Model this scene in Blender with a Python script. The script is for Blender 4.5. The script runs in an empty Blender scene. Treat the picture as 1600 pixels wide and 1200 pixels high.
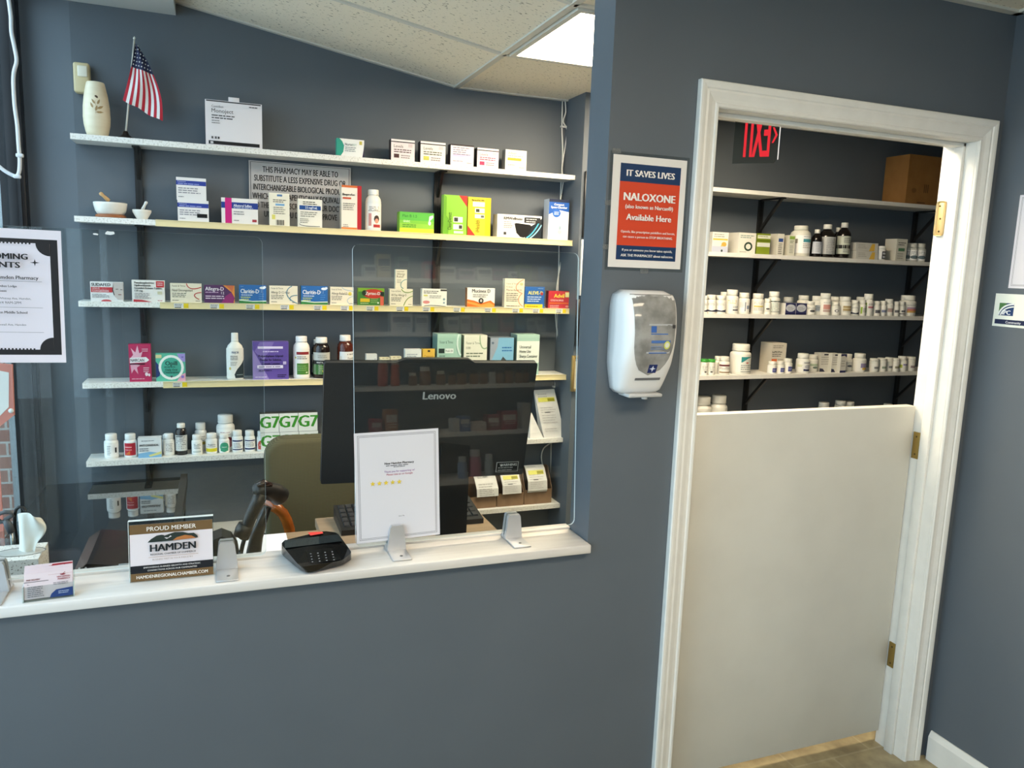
import bpy, bmesh, math, random
from mathutils import Vector, Matrix
random.seed(7)
SC = bpy.context.scene
COL = SC.collection
PI = math.pi
# ------------------------------------------------------------------ camera
F_PX = 1201.66
CAM = Vector((-0.9209, -1.7745, 1.6369))
C_R = Vector((0.93407, -0.35533, 0.03527)); C_U = Vector((0.02081, 0.15276, 0.98804)); C_F = Vector((0.35650, 0.92217, -0.15010))
def _orient():
    y, p, r = [math.radians(a) for a in (21.1336, 8.6323, 2.0435)]
    right = Vector((math.cos(y), -math.sin(y), 0)); fwd = Vector((math.sin(y), math.cos(y), 0)); up = Vector((0, 0, 1))
    f2 = fwd*math.cos(p) - up*math.sin(p); u2 = up*math.cos(p) + fwd*math.sin(p)
    return right*math.cos(r) + u2*math.sin(r), u2*math.cos(r) - right*math.sin(r), f2
C_R, C_U, C_F = _orient()
def P(px, py, ax, val):
    """where the line of sight through a photo point meets the plane ax = val"""
    v = C_F*F_PX + C_R*(px-800) - C_U*(py-600)
    i = 'xyz'.index(ax); t = (val-CAM[i])/v[i]
    return CAM + v*t
cd = bpy.data.cameras.new('camera'); cam = bpy.data.objects.new('camera', cd); COL.objects.link(cam)
M3 = Matrix((C_R, C_U, -C_F)).transposed().to_4x4(); M3.translation = CAM
cam.matrix_world = M3; cd.sensor_width = 36; cd.lens = F_PX/1600*36; cd.clip_start = 0.02
SC.camera = cam
# ------------------------------------------------------------------ materials
def lin(h):
    if isinstance(h, str):
        h = h.lstrip('#'); c = [int(h[i:i+2], 16)/255 for i in (0, 2, 4)]
    else: c = h
    return tuple(x/12.92 if x <= .04045 else ((x+.055)/1.055)**2.4 for x in c) + (1.0,)
_M = {}
def mat(col, rough=.5, metal=0., spec=.5, coat=0., emit=0.):
    k = (col, rough, metal, spec, coat, emit)
    if k in _M: return _M[k]
    m = bpy.data.materials.new('mat_%s_%d' % (str(col).strip('#'), len(_M))); m.use_nodes = True
    b = m.node_tree.nodes['Principled BSDF']
    b.inputs['Base Color'].default_value = lin(col); b.inputs['Roughness'].default_value = rough
    b.inputs['Metallic'].default_value = metal; b.inputs['Specular IOR Level'].default_value = spec
    b.inputs['Coat Weight'].default_value = coat
    if emit: b.inputs['Emission Color'].default_value = lin(col); b.inputs['Emission Strength'].default_value = emit
    _M[k] = m; return m
def noise_mat(name, c1, c2, scale, lo=.4, hi=.6, rough=.6, bump=0., stretch=(1, 1, 1), detail=4., spec=.5, kind='noise'):
    m = bpy.data.materials.new(name); m.use_nodes = True; nt = m.node_tree; N = nt.nodes; L = nt.links
    b = N['Principled BSDF']; b.inputs['Roughness'].default_value = rough; b.inputs['Specular IOR Level'].default_value = spec
    tc = N.new('ShaderNodeTexCoord'); mp = N.new('ShaderNodeMapping'); mp.inputs['Scale'].default_value = stretch
    L.new(tc.outputs['Object'], mp.inputs['Vector'])
    if kind == 'noise':
        t = N.new('ShaderNodeTexNoise'); t.inputs['Scale'].default_value = scale; t.inputs['Detail'].default_value = detail; out = t.outputs['Fac']
    else:
        t = N.new('ShaderNodeTexVoronoi'); t.inputs['Scale'].default_value = scale; out = t.outputs['Distance']
    L.new(mp.outputs['Vector'], t.inputs['Vector'])
    r = N.new('ShaderNodeValToRGB'); r.color_ramp.elements[0].position = lo; r.color_ramp.elements[1].position = hi
    r.color_ramp.elements[0].color = lin(c1); r.color_ramp.elements[1].color = lin(c2)
    L.new(out, r.inputs['Fac']); L.new(r.outputs['Color'], b.inputs['Base Color'])
    if bump:
        bp = N.new('ShaderNodeBump'); bp.inputs['Strength'].default_value = bump; bp.inputs['Distance'].default_value = .002
        L.new(out, bp.inputs['Height']); L.new(bp.outputs['Normal'], b.inputs['Normal'])
    return m
def glass_mat(name, tint='#f4f8f6', rough=.0, ior=1.5, haze=0.):
    m = bpy.data.materials.new(name); m.use_nodes = True; nt = m.node_tree; N = nt.nodes; L = nt.links
    N.remove(N['Principled BSDF']); out = N['Material Output']
    tr = N.new('ShaderNodeBsdfTransparent'); tr.inputs['Color'].default_value = lin(tint)
    gl = N.new('ShaderNodeBsdfGlossy'); gl.inputs['Roughness'].default_value = rough
    lw = N.new('ShaderNodeLayerWeight'); lw.inputs['Blend'].default_value = .5
    pw = N.new('ShaderNodeMath'); pw.operation = 'POWER'; pw.inputs[1].default_value = 5; L.new(lw.outputs['Facing'], pw.inputs[0])
    fr = N.new('ShaderNodeMath'); fr.operation = 'MULTIPLY_ADD'; fr.inputs[1].default_value = .95; fr.inputs[2].default_value = ((ior-1)/(ior+1))**2; L.new(pw.outputs[0], fr.inputs[0])
    mx = N.new('ShaderNodeMixShader'); L.new(fr.outputs[0], mx.inputs['Fac']); L.new(tr.outputs[0], mx.inputs[1]); L.new(gl.outputs[0], mx.inputs[2])
    last = mx
    if haze:
        df = N.new('ShaderNodeBsdfDiffuse'); df.inputs['Color'].default_value = (.8, .82, .84, 1)
        m2 = N.new('ShaderNodeMixShader'); m2.inputs['Fac'].default_value = haze
        L.new(mx.outputs[0], m2.inputs[1]); L.new(df.outputs[0], m2.inputs[2]); last = m2
    L.new(last.outputs[0], out.inputs['Surface'])
    return m
WALL = noise_mat('wall_paint', '#5a6168', '#5e656c', 3.0, .3, .7, .55, 0, spec=.35)
WHITE_TRIM = noise_mat('white_trim_paint', '#e2e0da', '#e8e6e0', 20, .3, .7, .4)
DOOR_PAINT = noise_mat('door_paint', '#cfcdc4', '#d5d3ca', 6, .3, .7, .5)
SHELF = noise_mat('melamine_speckle', '#c9c4bb', '#eceae4', 160, .33, .5, .5, .1)
SHELF_TOP = noise_mat('melamine_top', '#dedcd6', '#e6e4de', 30, .3, .7, .45)
SILL = noise_mat('sill_paint', '#d6d0ca', '#e0dbd6', 5, .3, .7, .4, .15, (1, 14, 14))
TILE = noise_mat('ceiling_tile', '#8f8775', '#ece3d0', 75, .30, .38, .9, .3, (1, 1.7, 1), 2.)
TBAR = mat('#cfccc2', .5)
STRIP = mat('#e2d3a4', .35)
BLACK = mat('#141414', .4)
BLACKM = mat('#191a1b', .35)
WHITE = mat('#f0efec', .5)
PAPER = mat('#eceaef', .7)
INK = mat('#1b1b1d', .7)
SILVER = mat('#cfcfd1', .34, .6)
GLASS = glass_mat('clear_acrylic', '#f6f9f8')
GEDGE = mat('#e9efef', .25)
# ------------------------------------------------------------------ mesh builder
class MB:
    def __init__(s): s.v = []; s.f = []; s.mi = []; s.mats = []; s.sm = []
    def m(s, mt):
        if mt not in s.mats: s.mats.append(mt)
        return s.mats.index(mt)
    def add(s, vs, fs, mt, smooth=False):
        o = len(s.v); k = s.m(mt); s.v += [Vector(v) for v in vs]
        for f in fs: s.f.append([i+o for i in f]); s.mi.append(k); s.sm.append(smooth)
        return s
    def box(s, a, b, mt, bev=0., seg=2, rot=None, mats=None):
        x0, x1 = sorted((a[0], b[0])); y0, y1 = sorted((a[1], b[1])); z0, z1 = sorted((a[2], b[2]))
        if not bev:
            vs = [(x0,y0,z0),(x1,y0,z0),(x1,y1,z0),(x0,y1,z0),(x0,y0,z1),(x1,y0,z1),(x1,y1,z1),(x0,y1,z1)]
            fs = [(0,3,2,1),(4,5,6,7),(0,1,5,4),(1,2,6,5),(2,3,7,6),(3,0,4,7)]   # bottom top front right back left
            if mats:
                for i, f in enumerate(fs): s.add([vs[j] for j in f], [(0,1,2,3)], mats.get(i, mt))
                return s
            return s.add(vs, fs, mt)
        bm = bmesh.new(); bmesh.ops.create_cube(bm, size=1)
        for v in bm.verts: v.co = Vector(((x0+x1)/2+v.co.x*(x1-x0), (y0+y1)/2+v.co.y*(y1-y0), (z0+z1)/2+v.co.z*(z1-z0)))
        bmesh.ops.bevel(bm, geom=bm.edges[:], offset=bev, segments=seg, profile=.5, affect='EDGES')
        return s.bm(bm, mt, True)
    def bm(s, bm, mt, smooth=False):
        bm.verts.index_update()
        s.add([v.co.copy() for v in bm.verts], [[v.index for v in f.verts] for f in bm.faces], mt, smooth); bm.free(); return s
    def lathe(s, prof, c, mt, n=20, smooth=True, axis=None, sx=1., sy=1.):
        vs = []; fs = []
        for (r, z) in prof:
            for i in range(n):
                a = 2*PI*i/n; vs.append(Vector((r*math.cos(a)*sx, r*math.sin(a)*sy, z)))
        for j in range(len(prof)-1):
            for i in range(n):
                k = (i+1) % n; fs.append((j*n+i, j*n+k, (j+1)*n+k, (j+1)*n+i))
        fs.append(list(range(n))[::-1]); fs.append([(len(prof)-1)*n+i for i in range(n)])
        if axis: q = Vector((0,0,1)).rotation_difference(Vector(axis)); vs = [q @ v for v in vs]
        return s.add([v+Vector(c) for v in vs], fs, mt, smooth)
    def tube(s, pts, r, mt, n=8, taper=None):
        pts = [Vector(p) for p in pts]; vs = []; fs = []; up = None
        for i, p in enumerate(pts):
            t = (pts[min(i+1, len(pts)-1)]-pts[max(i-1, 0)]).normalized()
            if up is None: up = t.orthogonal().normalized()
            up = (up - t*up.dot(t)).normalized(); w = t.cross(up)
            rr = r if taper is None else r*taper[i]
            for k in range(n):
                a = 2*PI*k/n; vs.append(p + (up*math.cos(a)+w*math.sin(a))*rr)
        for i in range(len(pts)-1):
            for k in range(n):
                q = (k+1) % n; fs.append((i*n+k, i*n+q, (i+1)*n+q, (i+1)*n+k))
        fs.append(list(range(n))[::-1]); fs.append([(len(pts)-1)*n+k for k in range(n)])
        return s.add(vs, fs, mt, True)
    def prism(s, poly, fn, a, b, mt, smooth=False):
        """polygon (u,v) swept between depth a and b; fn(u,v,d) gives the point"""
        n = len(poly); vs = [fn(u, v, a) for u, v in poly]+[fn(u, v, b) for u, v in poly]
        fs = [list(range(n))[::-1], [n+i for i in range(n)]]+[(i, (i+1) % n, n+(i+1) % n, n+i) for i in range(n)]
        return s.add(vs, fs, mt, smooth)
    def build(s, name, parent=None, loc=None, fix=True):
        loc = Vector(loc) if loc is not None else Vector((0, 0, 0))
        base = loc.copy(); q = parent
        while q is not None: base += q.location; q = q.parent
        me = bpy.data.meshes.new(name); me.from_pydata([v-base for v in s.v], [], s.f)
        for mt in s.mats: me.materials.append(mt)
        me.polygons.foreach_set('material_index', s.mi); me.polygons.foreach_set('use_smooth', s.sm)
        me.update()
        if fix and all(len(f) <= 30 for f in s.f):
            pass
        o = bpy.data.objects.new(name, me); o.location = loc; COL.objects.link(o)
        if parent: o.parent = parent
        return o
def tag(o, label, cat, group=None):
    o['label'] = label; o['category'] = cat
    if group: o['group'] = group
    return o
def empty(name, loc, label=None, cat=None, group=None):
    o = bpy.data.objects.new(name, None); o.location = loc; o.empty_display_size = .05; COL.objects.link(o)
    if label: tag(o, label, cat, group)
    return o
def struct(mb, name, parent=None):
    o = mb.build(name, parent)
    o['kind'] = 'structure'; return o
# ------------------------------------------------------------------ lettering and print
_T = {}
def glyph(txt, bold=0):
    k = (txt, bold)
    if k in _T: return _T[k]
    cu = bpy.data.curves.new('t', 'FONT'); cu.body = txt; cu.size = 1; cu.resolution_u = 2; cu.offset = 0
    ob = bpy.data.objects.new('t', cu); COL.objects.link(ob)
    dg = bpy.context.evaluated_depsgraph_get(); ev = ob.evaluated_get(dg); me = ev.to_mesh()
    vs = [(v.co.x, v.co.y) for v in me.vertices]; fs = [list(p.vertices) for p in me.polygons]
    ev.to_mesh_clear(); bpy.data.objects.remove(ob); bpy.data.curves.remove(cu)
    if vs: x0 = min(v[0] for v in vs); x1 = max(v[0] for v in vs)
    else: x0 = x1 = 0
    _T[k] = ([((x-x0)/.69, y/.69) for x, y in vs], fs, (x1-x0)/.69); return _T[k]
class Art:
    """printed artwork on a face of w x h metres; fn(x, y, lift) maps face metres to the place"""
    def __init__(s, mb, w, h, fn, segs=1, step=.00022): s.mb = mb; s.w = w; s.h = h; s.fn = fn; s.n = 0; s.segs = segs; s.step = step
    def _l(s): s.n += 1; return s.n*s.step
    def poly(s, pts, col):
        d = s._l()
        if s.segs > 1:      # on a curved face: strips that follow the curve
            u0, u1 = min(p[0] for p in pts), max(p[0] for p in pts); N_ = 12; cut = []
            for i in range(N_+1):
                u = u0+(u1-u0)*min(max(i/N_, .002), .998); vs = []
                for a, b in zip(pts, pts[1:]+pts[:1]):
                    if (a[0]-u)*(b[0]-u) <= 0 and a[0] != b[0]: vs.append(a[1]+(b[1]-a[1])*(u-a[0])/(b[0]-a[0]))
                cut.append((u, min(vs), max(vs)) if vs else None)
            for a, b in zip(cut, cut[1:]):
                if a and b: s.mb.add([s.fn(u*s.w, v*s.h, d) for u, v in ((a[0], a[1]), (b[0], b[1]), (b[0], b[2]), (a[0], a[2]))], [(0,1,2,3)], M_(col))
            return
        s.mb.add([s.fn(u*s.w, v*s.h, d) for u, v in pts], [list(range(len(pts)))], M_(col))
    def r(s, u0, v0, u1, v1, col):
        d = s._l(); k = s.segs
        for i in range(k):
            a = u0+(u1-u0)*i/k; b = u0+(u1-u0)*(i+1)/k
            s.mb.add([s.fn(a*s.w, v0*s.h, d), s.fn(b*s.w, v0*s.h, d), s.fn(b*s.w, v1*s.h, d), s.fn(a*s.w, v1*s.h, d)], [(0,1,2,3)], M_(col))
    def e(s, u, v, ru, rv, col, a0=0, a1=360, n=24):
        s.poly([(u+ru*math.cos(math.radians(a0+(a1-a0)*i/n)), v+rv*math.sin(math.radians(a0+(a1-a0)*i/n))) for i in range(n if a1-a0 == 360 else n+1)], col)
    def ring(s, u, v, ru, rv, col, col2, k=.8): s.e(u, v, ru, rv, col); s.e(u, v, ru*k, rv*k, col2)
    def t(s, txt, u, v, hh, col, maxw=None, al='l', bold=0, wid=1., rot=0):
        """cap height hh (share of face height) at (u, v) baseline"""
        vs, fs, tw = glyph(txt, bold)
        if not vs: return
        sy = hh*s.h; sx = sy*wid
        if maxw and tw*sx > maxw*s.w: sx = maxw*s.w/tw
        ox = u*s.w-(tw*sx*(.5 if al == 'c' else 1 if al == 'r' else 0)); oy = v*s.h; d = s._l()
        if bold and not rot:
            k = .045*bold*min(sx, sy)
            for dx in (-k, k): s.mb.add([s.fn(ox+dx+x*sx, oy+y*sy, d) for x, y in vs], fs, M_(col)); d = s._l()
        if rot:
            c, sn = math.cos(rot), math.sin(rot)
            s.mb.add([s.fn(u*s.w+(x*sx)*c-(y*sy)*sn, v*s.h+(x*sx)*sn+(y*sy)*c, d) for x, y in vs], fs, M_(col)); return
        s.mb.add([s.fn(ox+x*sx, oy+y*sy, d) for x, y in vs], fs, M_(col))
    def ml(s, u0, u1, v, n, dv, col, k=.42, rag=.25):
        """lines of print too small to read"""
        d = s._l(); rr = random.Random(int(u0*97+v*131+n))
        for i in range(n):
            b = u1-(u1-u0)*rag*rr.random(); a = u0
            while a < b-.01:
                w = min(b-a, (u1-u0)*(.08+.2*rr.random()))
                s.mb.add([s.fn(a*s.w, (v-i*dv)*s.h, d), s.fn((a+w)*s.w, (v-i*dv)*s.h, d), s.fn((a+w)*s.w, (v-i*dv+dv*k)*s.h, d), s.fn(a*s.w, (v-i*dv+dv*k)*s.h, d)], [(0,1,2,3)], M_(col))
                a += w+(u1-u0)*.03
    def line(s, pts, wd, col):
        d = s._l(); q = [Vector((u*s.w, v*s.h)) for u, v in pts]; wd *= s.h
        L_, R_ = [], []
        for i in range(len(q)):
            t = (q[min(i+1, len(q)-1)]-q[max(i-1, 0)]).normalized(); n = Vector((-t.y, t.x))*wd/2
            L_.append(s.fn(*(q[i]-n), d)); R_.append(s.fn(*(q[i]+n), d))
        k = len(q); s.mb.add(L_+R_, [(i, i+1, k+i+1, k+i) for i in range(k-1)], M_(col))
    def curve(s, pts, wd, col, n=14):
        q = [Vector(p) for p in pts]; out = []
        for i in range(n+1):
            t = i/n; r = list(q)
            while len(r) > 1: r = [r[j].lerp(r[j+1], t) for j in range(len(r)-1)]
            out.append(tuple(r[0]))
        s.line(out, wd, col)
    def star(s, u, v, r, col):
        k = s.w/s.h
        s.poly([(u+(r if i % 2 == 0 else r*.42)*math.sin(i*PI/5), v+(r if i % 2 == 0 else r*.42)*math.cos(i*PI/5)*k) for i in range(10)], col)
def M_(c): return mat(c, .5, 0, .3) if isinstance(c, str) else c
def draw(art, prints):
    for p in prints: getattr(art, p[0])(*p[1:])
def face_fn(o, X, Z, N):
    o, X, Z, N = Vector(o), Vector(X), Vector(Z), Vector(N)
    return lambda x, y, d: o + X*x + Z*y + N*d
# ------------------------------------------------------------------ measured place (metres)
D = 1.6448; XL = -1.409; YF = 1.5113; XR = .6355; ZD = .758; ZS = .9117
SZ = {1: 2.0624, 2: 1.7679, 3: 1.4541, 4: 1.1417, 5: .8337, 6: .5061}
XK, ZK = .0837, 2.413; XC = -1.6; XW = 1.36; YB = -4.4; ZC = 2.45; T = .115
ZTOP = 3.05
def up(z, x): return ZK + max(0, (XK-x))*.166
# floor
FLOOR = bpy.data.materials.new('stone_tile'); FLOOR.use_nodes = True
nt = FLOOR.node_tree; N = nt.nodes; L = nt.links; b = N['Principled BSDF']; b.inputs['Roughness'].default_value = .45
tc = N.new('ShaderNodeTexCoord'); mp = N.new('ShaderNodeMapping'); mp.inputs['Location'].default_value = (.12, .08, 0); L.new(tc.outputs['Object'], mp.inputs['Vector'])
br = N.new('ShaderNodeTexBrick'); br.offset = .5; br.inputs['Scale'].default_value = 1.; br.inputs['Brick Width'].default_value = .33; br.inputs['Row Height'].default_value = .165
br.inputs['Mortar Size'].default_value = .004; br.inputs['Color1'].default_value = lin('#a59672'); br.inputs['Color2'].default_value = lin('#8d8067'); br.inputs['Mortar'].default_value = lin('#b3a68a')
ns = N.new('ShaderNodeTexNoise'); ns.inputs['Scale'].default_value = 14; ns.inputs['Detail'].default_value = 8
rp = N.new('ShaderNodeValToRGB'); rp.color_ramp.elements[0].position = .35; rp.color_ramp.elements[1].position = .65
rp.color_ramp.elements[0].color = lin('#6f6450'); rp.color_ramp.elements[1].color = lin('#c2b48e')
mx = N.new('ShaderNodeMix'); mx.data_type = 'RGBA'; mx.inputs[0].default_value = .45
L.new(mp.outputs['Vector'], br.inputs['Vector']); L.new(tc.outputs['Object'], ns.inputs['Vector']); L.new(ns.outputs['Fac'], rp.inputs['Fac'])
L.new(br.outputs['Color'], mx.inputs[6]); L.new(rp.outputs['Color'], mx.inputs[7]); L.new(mx.outputs[2], b.inputs['Base Color'])
m = MB(); m.box((XC, YB, -.1), (3.6, D+.1, 0), FLOOR); struct(m, 'floor')
# front wall with counter opening and doorway
DX0, DX1, DZ = .3135, 1.258, 2.066
m = MB()
m.box((XC, 0, 0), (0, T, ZS-.03), WALL)                       # half wall under the counter opening
struct(m, 'wall_front'); m = MB(); m.box((0, 0, 0), (DX0-.02, T, ZTOP), WALL)                    # pier between opening and door
struct(m, 'wall_pier'); m = MB(); m.box((DX0-.02, 0, DZ+.02), (XW, T, ZTOP), WALL); struct(m, 'wall_above_door'); m = MB()
m.box((DX1+.02, 0, 0), (XW, T, DZ+.02), WALL); struct(m, 'wall_hinge_side'); m = MB()
m.box((XC, 0, 2.75), (0, T, ZTOP), WALL); struct(m, 'wall_above_counter')
m = MB(); m.box((XL, D, 0), (.622, D+.1, ZTOP), WALL); m.box((.622, 1.44, 0), (1.25, D+.1, ZTOP), WALL); m.box((1.25, D, 0), (3.6, D+.1, ZTOP), WALL); struct(m, 'wall_back')
# angled wall beside the window, lit by the storefront
AX, AY = -1.645, 1.69
m = MB(); m.add([(XL, D, 0), (AX, AY, 0), (AX, AY, ZTOP), (XL, D, ZTOP), (XL, D+.1, 0), (AX, AY+.1, 0), (AX, AY+.1, ZTOP), (XL, D+.1, ZTOP)], [(0,1,2,3), (4,7,6,5), (1,5,6,2), (0,4,5,1), (3,2,6,7)], WALL); struct(m, 'wall_left')
m = MB(); m.box((XW, YB, 0), (XW+.1, T, ZTOP), WALL); m.box((3.6, 0, 0), (3.7, D+.1, ZTOP), WALL); struct(m, 'wall_right')
m = MB(); m.box((XW, 0, 0), (3.6, T, ZTOP), WALL); struct(m, 'wall_side')
m = MB(); m.box((XC, YB-.1, 0), (XW+.1, YB, ZTOP), WALL); struct(m, 'wall_rear')
# ceilings
m = MB()
m.box((XK, T, ZK), (3.6, D, ZK+.05), TILE)
m.add([(XK, T, ZK), (XK, D, ZK), (XC, D, up(0, XC)), (XC, T, up(0, XC)), (XK, T, ZK+.05), (XK, D, ZK+.05), (XC, D, up(0, XC)+.05), (XC, T, up(0, XC)+.05)], [(0,1,2,3), (7,6,5,4)], TILE)
m.box((XC-.1, YB, ZC), (XW+.1, 0, ZC+.05), TILE)
struct(m, 'ceiling')
m = MB()
for y in (D-.012, D-.61, D-1.22):                                             # bars along the room, flat part then sloped part
    w = .011
    m.box((XK, y-w, ZK-.006), (3.6, y+w, ZK+.001), TBAR)
    a = [(XK, y-w, ZK-.006), (XK, y+w, ZK-.006), (-1.05, y+w, up(0, -1.05)-.006), (-1.05, y-w, up(0, -1.05)-.006)]
    m.add(a+[(p[0], p[1], p[2]+.008) for p in a], [(0,1,2,3), (7,6,5,4), (0,4,5,1), (1,5,6,2), (2,6,7,3), (3,7,4,0)], TBAR)
for x in (XK, 1.304): m.box((x-.012, T, ZK-.006), (x+.012, D, ZK+.001), TBAR)
struct(m, 'trim_1')
m = MB(); m.box((XC+.03, T, 2.552), (-1.045, D, 2.8), mat('#c9cac6', .6)); struct(m, 'trim_2')   # soffit
m = MB()
for y in (-.62, -1.23, -1.84, -2.45, -3.06): m.box((XC, y-.012, ZC-.006), (XW, y+.012, ZC+.001), TBAR)
for x in (.75, .14, -.47, -1.08, -1.69): m.box((x-.012, YB, ZC-.006), (x+.012, 0, ZC+.001), TBAR)
m.box((XC, -.025, ZC-.008), (XW, 0, ZC+.001), TBAR); m.box((XW-.025, YB, ZC-.008), (XW, 0, ZC+.001), TBAR)
struct(m, 'trim_3')
# sill
m = MB(); m.box((XC, -.0226, ZS-.024), (0, .128, ZS), SILL, .003); m.box((XC, .112, ZS-.02), (0, .142, ZS+.006), SILL, .002); struct(m, 'trim_4')
# doorway: jambs, moulded casing
m = MB()
m.box((DX0-.02, -.001, 0), (DX0, T+.002, DZ+.02), WHITE_TRIM); m.box((DX1, -.001, 0), (DX1+.02, T+.002, DZ+.02), WHITE_TRIM); m.box((DX0-.02, -.001, DZ), (DX1+.02, T+.002, DZ+.02), WHITE_TRIM)
m.box((DX1-.012, .035, 0), (DX1, .068, DZ), WHITE_TRIM, .002); m.box((DX0, .035, 0), (DX0+.012, .068, DZ), WHITE_TRIM, .002); m.box((DX0, .035, DZ-.012), (DX1, .068, DZ), WHITE_TRIM, .002)
struct(m, 'trim_5')
prof = [(0, .001), (0, .008), (.004, .011), (.012, .011), (.016, .008), (.03, .010), (.05, .015), (.058, .0135), (.062, .017), (.074, .019), (.083, .019), (.0865, .016), (.0865, .001)]
def casing(x0, x1, z1, yw, sgn):
    m = MB(); path = [(x0, 0, -1, 0), (x0, z1, -1, 1), (x1, z1, 1, 1), (x1, 0, 1, 0)]; vs = []; n = len(prof)
    for (x, z, dx, dz) in path:
        for (w, t) in prof: w *= .74; vs.append((x+dx*w, yw+sgn*t, z+dz*w))
    fs = []
    for k in range(3):
        for i in range(n):
            j = (i+1) % n; fs.append((k*n+i, k*n+j, (k+1)*n+j, (k+1)*n+i))
    m.add(vs, fs, WHITE_TRIM); return m
struct(casing(DX0-.001, DX1+.001, DZ+.001, 0, -1), 'trim_6')
m = MB()
m.box((XW-.014, YB, 0), (XW, -.02, .085), WHITE_TRIM); m.add([(XW-.014, YB, .085), (XW-.014, -.02, .085), (XW-.004, -.02, .105), (XW-.004, YB, .105), (XW, YB, .105), (XW, -.02, .105)], [(0,1,2,3), (3,2,5,4)], WHITE_TRIM)
struct(m, 'baseboard_right')
# half door with its hinge leaves
m = MB(); m.box((DX0+.004, .104, .05), (DX1-.005, .14, 1.226), DOOR_PAINT, .0015); hd = struct(m, 'door_1')
for i, z in enumerate((1.095, .345)):
    m = MB(); m.box((DX1-.0035, .076, z-.045), (DX1+.0005, .102, z+.045), mat('#a58a4e', .35, .8), .0012)
    for dz in (-.03, .03): m.lathe([(.003, 0), (.003, .0012)], (DX1-.0035, .088, z+dz), mat('#5b4a2a', .4, .7), 8, axis=(-1, 0, 0))
    o = m.build('hinge', hd)
m = MB(); q = P(1467, 342, 'x', DX1); m.box((DX1-.0035, .08, q.z-.055), (DX1+.0005, .112, q.z+.055), mat('#e0bf83', .4, .35), .008)
for dz in (-.04, 0, .04): m.lathe([(.003, 0), (.003, .0015)], (DX1-.0035, .095+.006*(dz > 0), q.z+dz), mat('#5b4a2a', .4, .7), 8, axis=(-1, 0, 0))
o = m.build('hinge_leaf', None); tag(o, 'bare brass hinge leaf screwed high on the right door jamb', 'hinge')
# storefront on the left
FRAME = mat('#17171b', .3, .3)
WG = glass_mat('window_glass', '#eef4f6')
m = MB(); m.box((-1.653, 1.60, 0), (-1.5735, 1.66, ZTOP), FRAME, .002); m.box((-1.597, 1.595, 0), (-1.587, 1.60, ZTOP), FRAME); m.box((-1.645, .115, 0), (-1.575, .16, ZTOP), FRAME)
m.box((-1.645, .16, 0), (-1.575, 1.60, .3), FRAME); m.box((-1.645, .16, 2.95), (-1.575, 1.60, ZTOP), FRAME)
w1 = struct(m, 'window_1'); m = MB(); m.box((-1.634, .16, .3), (-1.628, 1.60, 2.95), WG); m.build('pane', w1)
m = MB(); ys = (0, -1.1, -2.2, -3.3, YB)
for y in ys: m.box((XC-.05, y-.04 if y else -.06, 0), (XC+.03, y+.04 if y else 0, ZC), FRAME)
m.box((XC-.05, YB, 0), (XC+.03, 0, .3), FRAME); m.box((XC-.05, YB, 2.38), (XC+.03, 0, ZTOP), FRAME)
w2 = struct(m, 'window_2')
for i in range(4):
    m = MB(); m.box((XC-.012, ys[i]-.05, .3), (XC-.006, ys[i+1]+.04, 2.38), WG); m.build('pane', w2)
# outside: brick return wall, pavement
BR = bpy.data.materials.new('red_brick'); BR.use_nodes = True; nt = BR.node_tree; N = nt.nodes; L = nt.links; b = N['Principled BSDF']; b.inputs['Roughness'].default_value = .85
tc = N.new('ShaderNodeTexCoord'); sp = N.new('ShaderNodeSeparateXYZ'); cb = N.new('ShaderNodeCombineXYZ'); L.new(tc.outputs['Object'], sp.inputs[0]); L.new(sp.outputs['X'], cb.inputs['X']); L.new(sp.outputs['Z'], cb.inputs['Y'])
br = N.new('ShaderNodeTexBrick'); br.inputs['Scale'].default_value = 1; br.inputs['Brick Width'].default_value = .2; br.inputs['Row Height'].default_value = .075; br.inputs['Mortar Size'].default_value = .006
br.inputs['Color1'].default_value = lin('#a8796b'); br.inputs['Color2'].default_value = lin('#b98a7a'); br.inputs['Mortar'].default_value = lin('#cfc8c0'); L.new(cb.outputs[0], br.inputs['Vector']); L.new(br.outputs['Color'], b.inputs['Base Color'])
m = MB(); m.box((-4.2, 3.0, 0), (-1.66, 3.25, 3.2), BR); o = m.build('brick_wall', loc=(-3, 3.0, 0)); o['kind'] = 'structure'; tag(o, 'red brick wall outside the window', 'wall')
m = MB(); m.tube([(-1.93, 2.93, 0), (-1.93, 2.93, 3.2)], .04, mat('#b9c0c4', .4)); o = m.build('downspout', loc=(-1.93, 2.93, 0)); tag(o, 'grey downspout on the brick wall outside the window', 'pipe')
m = MB(); m.box((-9, -8, -.12), (XC-.06, 4, -.02), noise_mat('pavement', '#b9b6b0', '#c9c6c0', 6)); o = m.build('pavement', loc=(-4, 0, -.12)); o['kind'] = 'structure'; tag(o, 'grey pavement outside the storefront', 'ground')
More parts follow.
